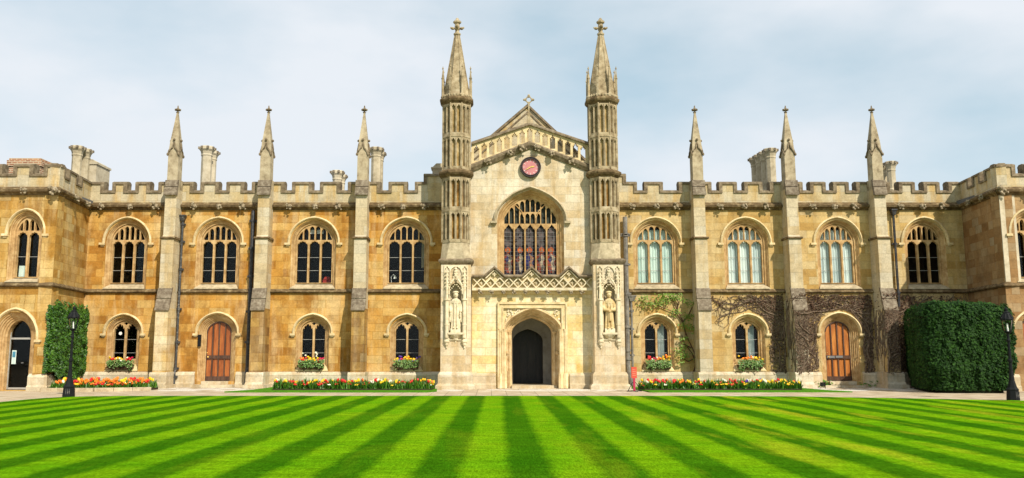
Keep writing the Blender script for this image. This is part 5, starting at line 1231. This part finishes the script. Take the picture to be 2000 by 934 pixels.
for i in range(950):
    x = random.uniform(11.7, 18.2); grow(b, (x, random.uniform(.6, 3.9)), random.uniform(0, 2*pi), random.uniform(.7, 2.2), random.uniform(.008, .02), yo, 1, out, clear, .45)
for bx in (12.84, 16.6):     # shoots up the shaded flank of each covered buttress
    for i in range(30):
        y = random.uniform(-.95, -.05); z = random.uniform(.6, 2.6); P_ = []
        for q in range(random.randint(4, 9)): P_.append((bx-.28, y, z)); y = max(-1.0, min(-.04, y+random.uniform(-.12, .12))); z = min(3.9, z+.2)
        b.tube(P_, random.uniform(.008, .028), 4)
b.build('branches', 'bark2', root)
pts = []
for (x, z) in random.sample(out, min(len(out), 5200)):
    if z > 3.2 and random.random() < .55 or random.random() < .25:
        for q in range(2 if z > 3.3 else 1): pts.append((x+random.gauss(0, .05), yo(x, z)-.05-random.uniform(0, .06), min(z+random.gauss(0, .05), 3.95), 0, -1, 0))
leaves('buds', 'dryleaf', pts, .07, root)
# ---------------------------------------------------------------- window boxes
def bloom(b, c, r):
    b.ball(c, (r, r, r*.8), 6, 4, .25)
def window_box(x, cols, label):
    root = empty('window_box', label, 'window box', (x, -.1, 1.0), 'window boxes on the ground floor sills')
    b = B(); b.hexa([(x-.50, -.13, .78), (x+.50, -.13, .78), (x+.50, .02, .78), (x-.50, .02, .78), (x-.54, -.17, .96), (x+.54, -.17, .96), (x+.54, .02, .96), (x-.54, .02, .96)]); b.box(x-.35, x-.30, -.05, .0, .70, .78); b.box(x+.30, x+.35, -.05, .0, .70, .78); b.build('trough', 'wood_dark', root)
    pts = []
    for i in range(760):
        px_ = x+random.gauss(0, .30); px_ = min(x+.52, max(x-.52, px_)) if random.random() < .5 else x+random.uniform(-.5, .5); dz = random.random()**1.3; L_ = .24+.22*abs(fbm((px_*1.5, x, 1), 2.5)); pts.append((px_, -.22+random.uniform(-.07, .22), 1.13-dz*L_+random.uniform(-.02, .04), 0, -1, .5))
    leaves('foliage', 'trail', pts, .075, root)
    for nm, spots in cols.items():
        f_ = B()
        for (ox, oz, n) in spots:
            for q in range(n): bloom(f_, (x+ox+random.gauss(0, .06), -.12+random.uniform(-.12, .1), 1.17+oz+random.gauss(0, .045)), random.uniform(.036, .058))
        f_.build('bloom', 'f_'+nm, root)
window_box(-15.68, {'red': [(-.3, .02, 7), (.32, .02, 9)], 'yellow': [(-.1, .05, 7), (.06, .02, 5), (-.36, .08, 3)], 'cream': [(0, -.04, 5), (.2, .1, 1)], 'crimson': [(.44, .04, 4)]}, 'window box with red ends and yellow and cream middle, right of the ivy patch')
window_box(-7.62, {'red': [(-.36, .04, 6), (.28, -.06, 9)], 'yellow': [(-.08, .02, 9), (.1, -.02, 6), (.22, .08, 3)], 'crimson': [(.42, .04, 8)], 'cream': [(.2, .16, 2), (-.3, .16, 2), (.36, .16, 1)], 'orange': [(-.4, .06, 3)]}, 'window box with yellow middle and crimson right end, between the second and third buttress')
window_box(-3.61, {'yellow': [(-.38, .02, 5), (.1, .08, 9), (.34, .0, 9), (-.1, .06, 3)], 'purple': [(-.22, .04, 7), (.42, .04, 4)], 'orange': [(0, .0, 3)], 'crimson': [(-.28, .06, 2)]}, 'window box with yellow and purple flowers, nearest the gatehouse on its left')
window_box(7.06, {'red': [(-.38, .02, 9)], 'crimson': [(-.14, .0, 5)], 'yellow': [(.2, .06, 6), (.4, .04, 7)], 'cream': [(-.2, .04, 3)], 'orange': [(.02, .0, 6), (.3, .1, 4)]}, 'window box with red left end and yellow right end beside the thin green climber')
window_box(10.94, {'orange': [(-.24, .04, 8), (-.02, .06, 7)], 'yellow': [(.2, .03, 8), (.38, .03, 5), (-.34, .1, 3)], 'cream': [(.06, .1, 2)]}, 'window box with orange and yellow flowers only, beside the bare creeper')
# ---------------------------------------------------------------- flower beds
VERGE = {}
def bed(name_label, poly, kerb, verge=None):
    root = empty('flower_bed', name_label, 'flower bed', (sum(p[0] for p in poly)/len(poly), sum(p[1] for p in poly)/len(poly), 0))
    b = B(); b.prism(poly, -.02, .09, 'z'); b.build('soil', 'soil', root)
    if kerb:
        k_ = B()
        for (xa, ya), (xb, yb2) in zip(kerb, kerb[1:]):
            d = Vector((xb-xa, yb2-ya)).normalized(); n_ = Vector((-d.y, d.x))*.10; L = (Vector((xb, yb2))-Vector((xa, ya))).length; m_ = max(1, round(L/.75))
            for q in range(m_):
                a0, a1 = (q+.01)/m_, (q+.99)/m_
                P_ = [(xa+(xb-xa)*t+o*n_.x, ya+(yb2-ya)*t+o*n_.y) for t, o in ((a0, -1), (a1, -1), (a1, 1), (a0, 1))]; k_.prism(P_, -.02, .14+random.uniform(-.006, .006), 'z')
        k_.build('kerb', 'bed_kerb', root)
    return root
def plant_proto(kind):
    """one flowering plant: leaves and blooms"""
    l = B()
    for q in range(7):
        a = random.uniform(0, 2*pi); h = random.uniform(.13, .24); o = random.uniform(.04, .10); w_ = .016; dx, dy = cos(a), sin(a)
        l.add([(-dy*w_, dx*w_, 0), (dy*w_, -dx*w_, 0), (dx*o*.6+dy*w_, dy*o*.6-dx*w_, h*.6), (dx*o*.6-dy*w_, dy*o*.6+dx*w_, h*.6), (dx*o*1.3, dy*o*1.3, h)], [(0, 1, 2, 3), (3, 2, 4)])
    f_ = B()
    if kind == 0:      # upright tulip
        for q in range(3):
            x_, y_ = random.uniform(-.06, .06), random.uniform(-.06, .06); h = random.uniform(.19, .30); l.tube([(x_*.3, y_*.3, 0), (x_, y_, h)], .006, 4)
            f_.loft([[(x_+r*cos(i*pi/3+(.2 if i % 2 else 0)), y_+r*sin(i*pi/3), h+z+(.012 if i % 2 and z > .05 else 0)) for i in range(6)] for z, r in ((0, .012), (.03, .040), (.065, .042), (.10, .03))], True, True)
    else:              # low clump of pansy-like blooms
        for q in range(5):
            x_, y_ = random.uniform(-.08, .08), random.uniform(-.08, .08); h = random.uniform(.16, .24); f_.ball((x_, y_, h), (.045, .04, .032), 6, 4, .25)
    return l.mesh('foliage', 'bedleaf'), {c: f_.mesh('bloom_'+c, 'f_'+c) for c in ('red', 'yellow', 'orange', 'cream', 'purple', 'crimson')}
PROTO = [plant_proto(0), plant_proto(0), plant_proto(1), plant_proto(1)]
def plants(poly, n, weights, where, mind=.2, sc=.76):
    done = []; xs_ = [p[0] for p in poly]; ys_ = [p[1] for p in poly]; tries = 0
    names = list(weights); w_ = [weights[c] for c in names]
    while len(done) < n and tries < 9000:
        tries += 1; x, y = random.uniform(min(xs_), max(xs_)), random.uniform(min(ys_), max(ys_))
        if not inside((x, y), poly) or any((x-a)**2+(y-c)**2 < mind**2 for a, c in done): continue
        done.append((x, y))
        # colours drift along the bed in patches
        q = [wv_*(.15+max(0, 1+2.4*mn.noise(Vector((x*.8, y, 7.3*i+3))))) for i, wv_ in enumerate(w_)]
        c = random.choices(names, q)[0]; pr = random.choice(PROTO)
        r_ = empty('flowering_plant', '%s spring flower growing in the %s' % (c, where), 'flower', (x, y, .09), '%s flowers in the %s' % (c, where))
        fr_ = Matrix.Translation((x, y, .09)) @ Matrix.Rotation(random.uniform(0, 6.28), 4, 'Z') @ Matrix.Scale(sc*random.uniform(.85, 1.25), 4)
        mob('leaves', pr[0], r_, fr_); mob('bloom', pr[1][c], r_, fr_)
    return done
def undergrowth(root, poly, n, size=.11, h=.24):
    pts = []; xs_ = [p[0] for p in poly]; ys_ = [p[1] for p in poly]
    vs, fs = [], []
    while n > 0:
        x, y = random.uniform(min(xs_), max(xs_)), random.uniform(min(ys_), max(ys_))
        if not inside((x, y), poly): continue
        n -= 1; a = random.uniform(0, 2*pi); hh = h*random.uniform(.35, 1.0)*(1+.5*random.random()**3)*(1+.5*mn.noise(Vector((x*2.2, y*2, 1)))); o = random.uniform(.03, .14); w_ = .022; dx, dy = cos(a), sin(a); k_ = len(vs)
        vs += [(x-dy*w_, y+dx*w_, .09), (x+dy*w_, y-dx*w_, .09), (x+dx*o*.6+dy*w_, y+dy*o*.6-dx*w_, .09+hh*.6), (x+dx*o*.6-dy*w_, y+dy*o*.6+dx*w_, .09+hh*.6), (x+dx*o*1.2, y+dy*o*1.2, .09+hh)]
        fs += [(k_, k_+1, k_+2, k_+3), (k_+3, k_+2, k_+4)]
    me = bpy.data.meshes.new('foliage'); me.from_pydata(vs, [], fs); me.materials.append(M['bedleaf']); me.update(); o = mob('foliage', me, root); o['kind'] = 'stuff'; return o
random.seed(5)
pA = [(-16.6, -3.9), (-14.9, -3.95), (-13.25, -3.1), (-13.3, -2.0), (-14.3, -.3), (-16.8, -.3), (-16.9, -3.6)]
r_ = bed('kerbed flower bed of orange tulips below the ivy patch', pA, [(-16.9, -4.05), (-14.9, -4.05), (-13.1, -3.2)]); undergrowth(r_, pA, 2600)
pAf = [(-16.5, -3.85), (-14.9, -3.85), (-13.35, -3.0), (-13.4, -2.3), (-15, -2.6), (-16.5, -2.6)]
plants(pAf, 110, {'orange': 6, 'red': 2, 'yellow': 1.6, 'cream': .7}, 'kerbed bed below the ivy', .14, .88)
pB = [(-9.0, -2.6), (-2.2, -2.6), (-2.3, -1.5), (-2.3, -.2), (-8.9, -.2)]
pB = [(-8.35, -3.5), (-2.3, -3.5), (-2.25, -2.3), (-8.4, -2.3)]
r_ = bed('long mixed flower bed left of the gatehouse', pB, None); undergrowth(r_, pB, 5200, h=.27)
plants(pB, 140, {'yellow': 3.2, 'red': 3.6, 'cream': 1.8, 'orange': .8}, 'long bed left of the gatehouse', .15)
pC = [(5.85, -3.5), (11.85, -3.5), (11.9, -2.3), (5.8, -2.3)]
r_ = bed('long mixed flower bed with purple flowers right of the gatehouse', pC, None); undergrowth(r_, pC, 5200, h=.27)
plants(pC, 150, {'yellow': 3.4, 'red': 3.4, 'orange': 1.5, 'purple': .7, 'cream': 1.1}, 'long bed right of the gatehouse', .15)
for poly in ([(-9.8, -4.75), (-2.35, -4.75), (-2.05, -4.0), (-2.3, -.2), (-9.1, -.2), (-9.2, -3.0)], [(5.8, -4.75), (13.3, -4.6), (12.8, -3.4), (12.45, -.3), (5.7, -.3)]):
    b = B(); b.prism(poly, -.01, .045, 'z'); o = b.build('grass_verge', 'verge'); o['kind'] = 'structure'
for (u, v, n, s) in ((1603, 757, 26, .22), (1716, 757, 40, .28)):
    x, y = gnd(u, v); y = max(y, -1.2); root = empty('low_plant', 'small leafy plant at the wall foot left of the right door' if u < 1650 else 'small leafy plant at the wall foot right of the right door', 'plant', (x, y, 0))
    pts = [(x+random.gauss(0, s*1.1), y+random.gauss(0, .1)-.1, .05+abs(random.gauss(0, .12)), 0, -1, 1) for q in range(n*9)]; leaves('foliage', 'bedleaf', pts, .11, root)
x, y = gnd(1612, 760); y = -1.25; root = empty('floodlight', 'small black ground floodlight at the foot of the wall left of the right door', 'floodlight', (x, y, 0)); b = B(); b.box(x-.09, x+.09, y-.05, y+.06, .10, .26); b.tube([(x-.11, y, 0), (x-.11, y, .18), (x+.11, y, .18), (x+.11, y, 0)], .012, 5); hs_ = b.build('housing', 'black', root); b = B(); b.box(x-.07, x+.07, y-.06, y-.051, .12, .24); b.build('lens', 'glass', hs_)
# things seen inside the rooms
x, z = at(767, 545, .6); root = empty('desk_lamp', 'white desk lamp behind the upper window nearest the gatehouse on its left', 'lamp', (x, .7, 4.3)); b = B(); b.frus(x-.06, .7, 4.30, 4.33, .08, .07, 10); b.tube([(x-.06, .7, 4.33), (x-.08, .7, 4.75), (x+.02, .68, 4.86), (x+.07, .66, 4.78)], .012, 5); b.build('arm', 'white', root); b = B(); b.frus(x+.10, .64, 4.66, 4.80, .09, .035, 10); b.build('shade', 'white', root)
x, z = at(638, 545, .7); root = empty('chair', 'red chair back seen through the upper window above the middle window box on the left', 'chair', (x, .8, 4.15)); b = B(); b.prism([(x-.17, 4.3), (x-.17, 4.62), (x-.08, 4.75), (x+.10, 4.77), (x+.18, 4.66), (x+.18, 4.3)], .70, .75); b.box(x-.18, x+.18, .76, 1.15, 4.28, 4.33); b.build('backrest', 'red_cloth', root)
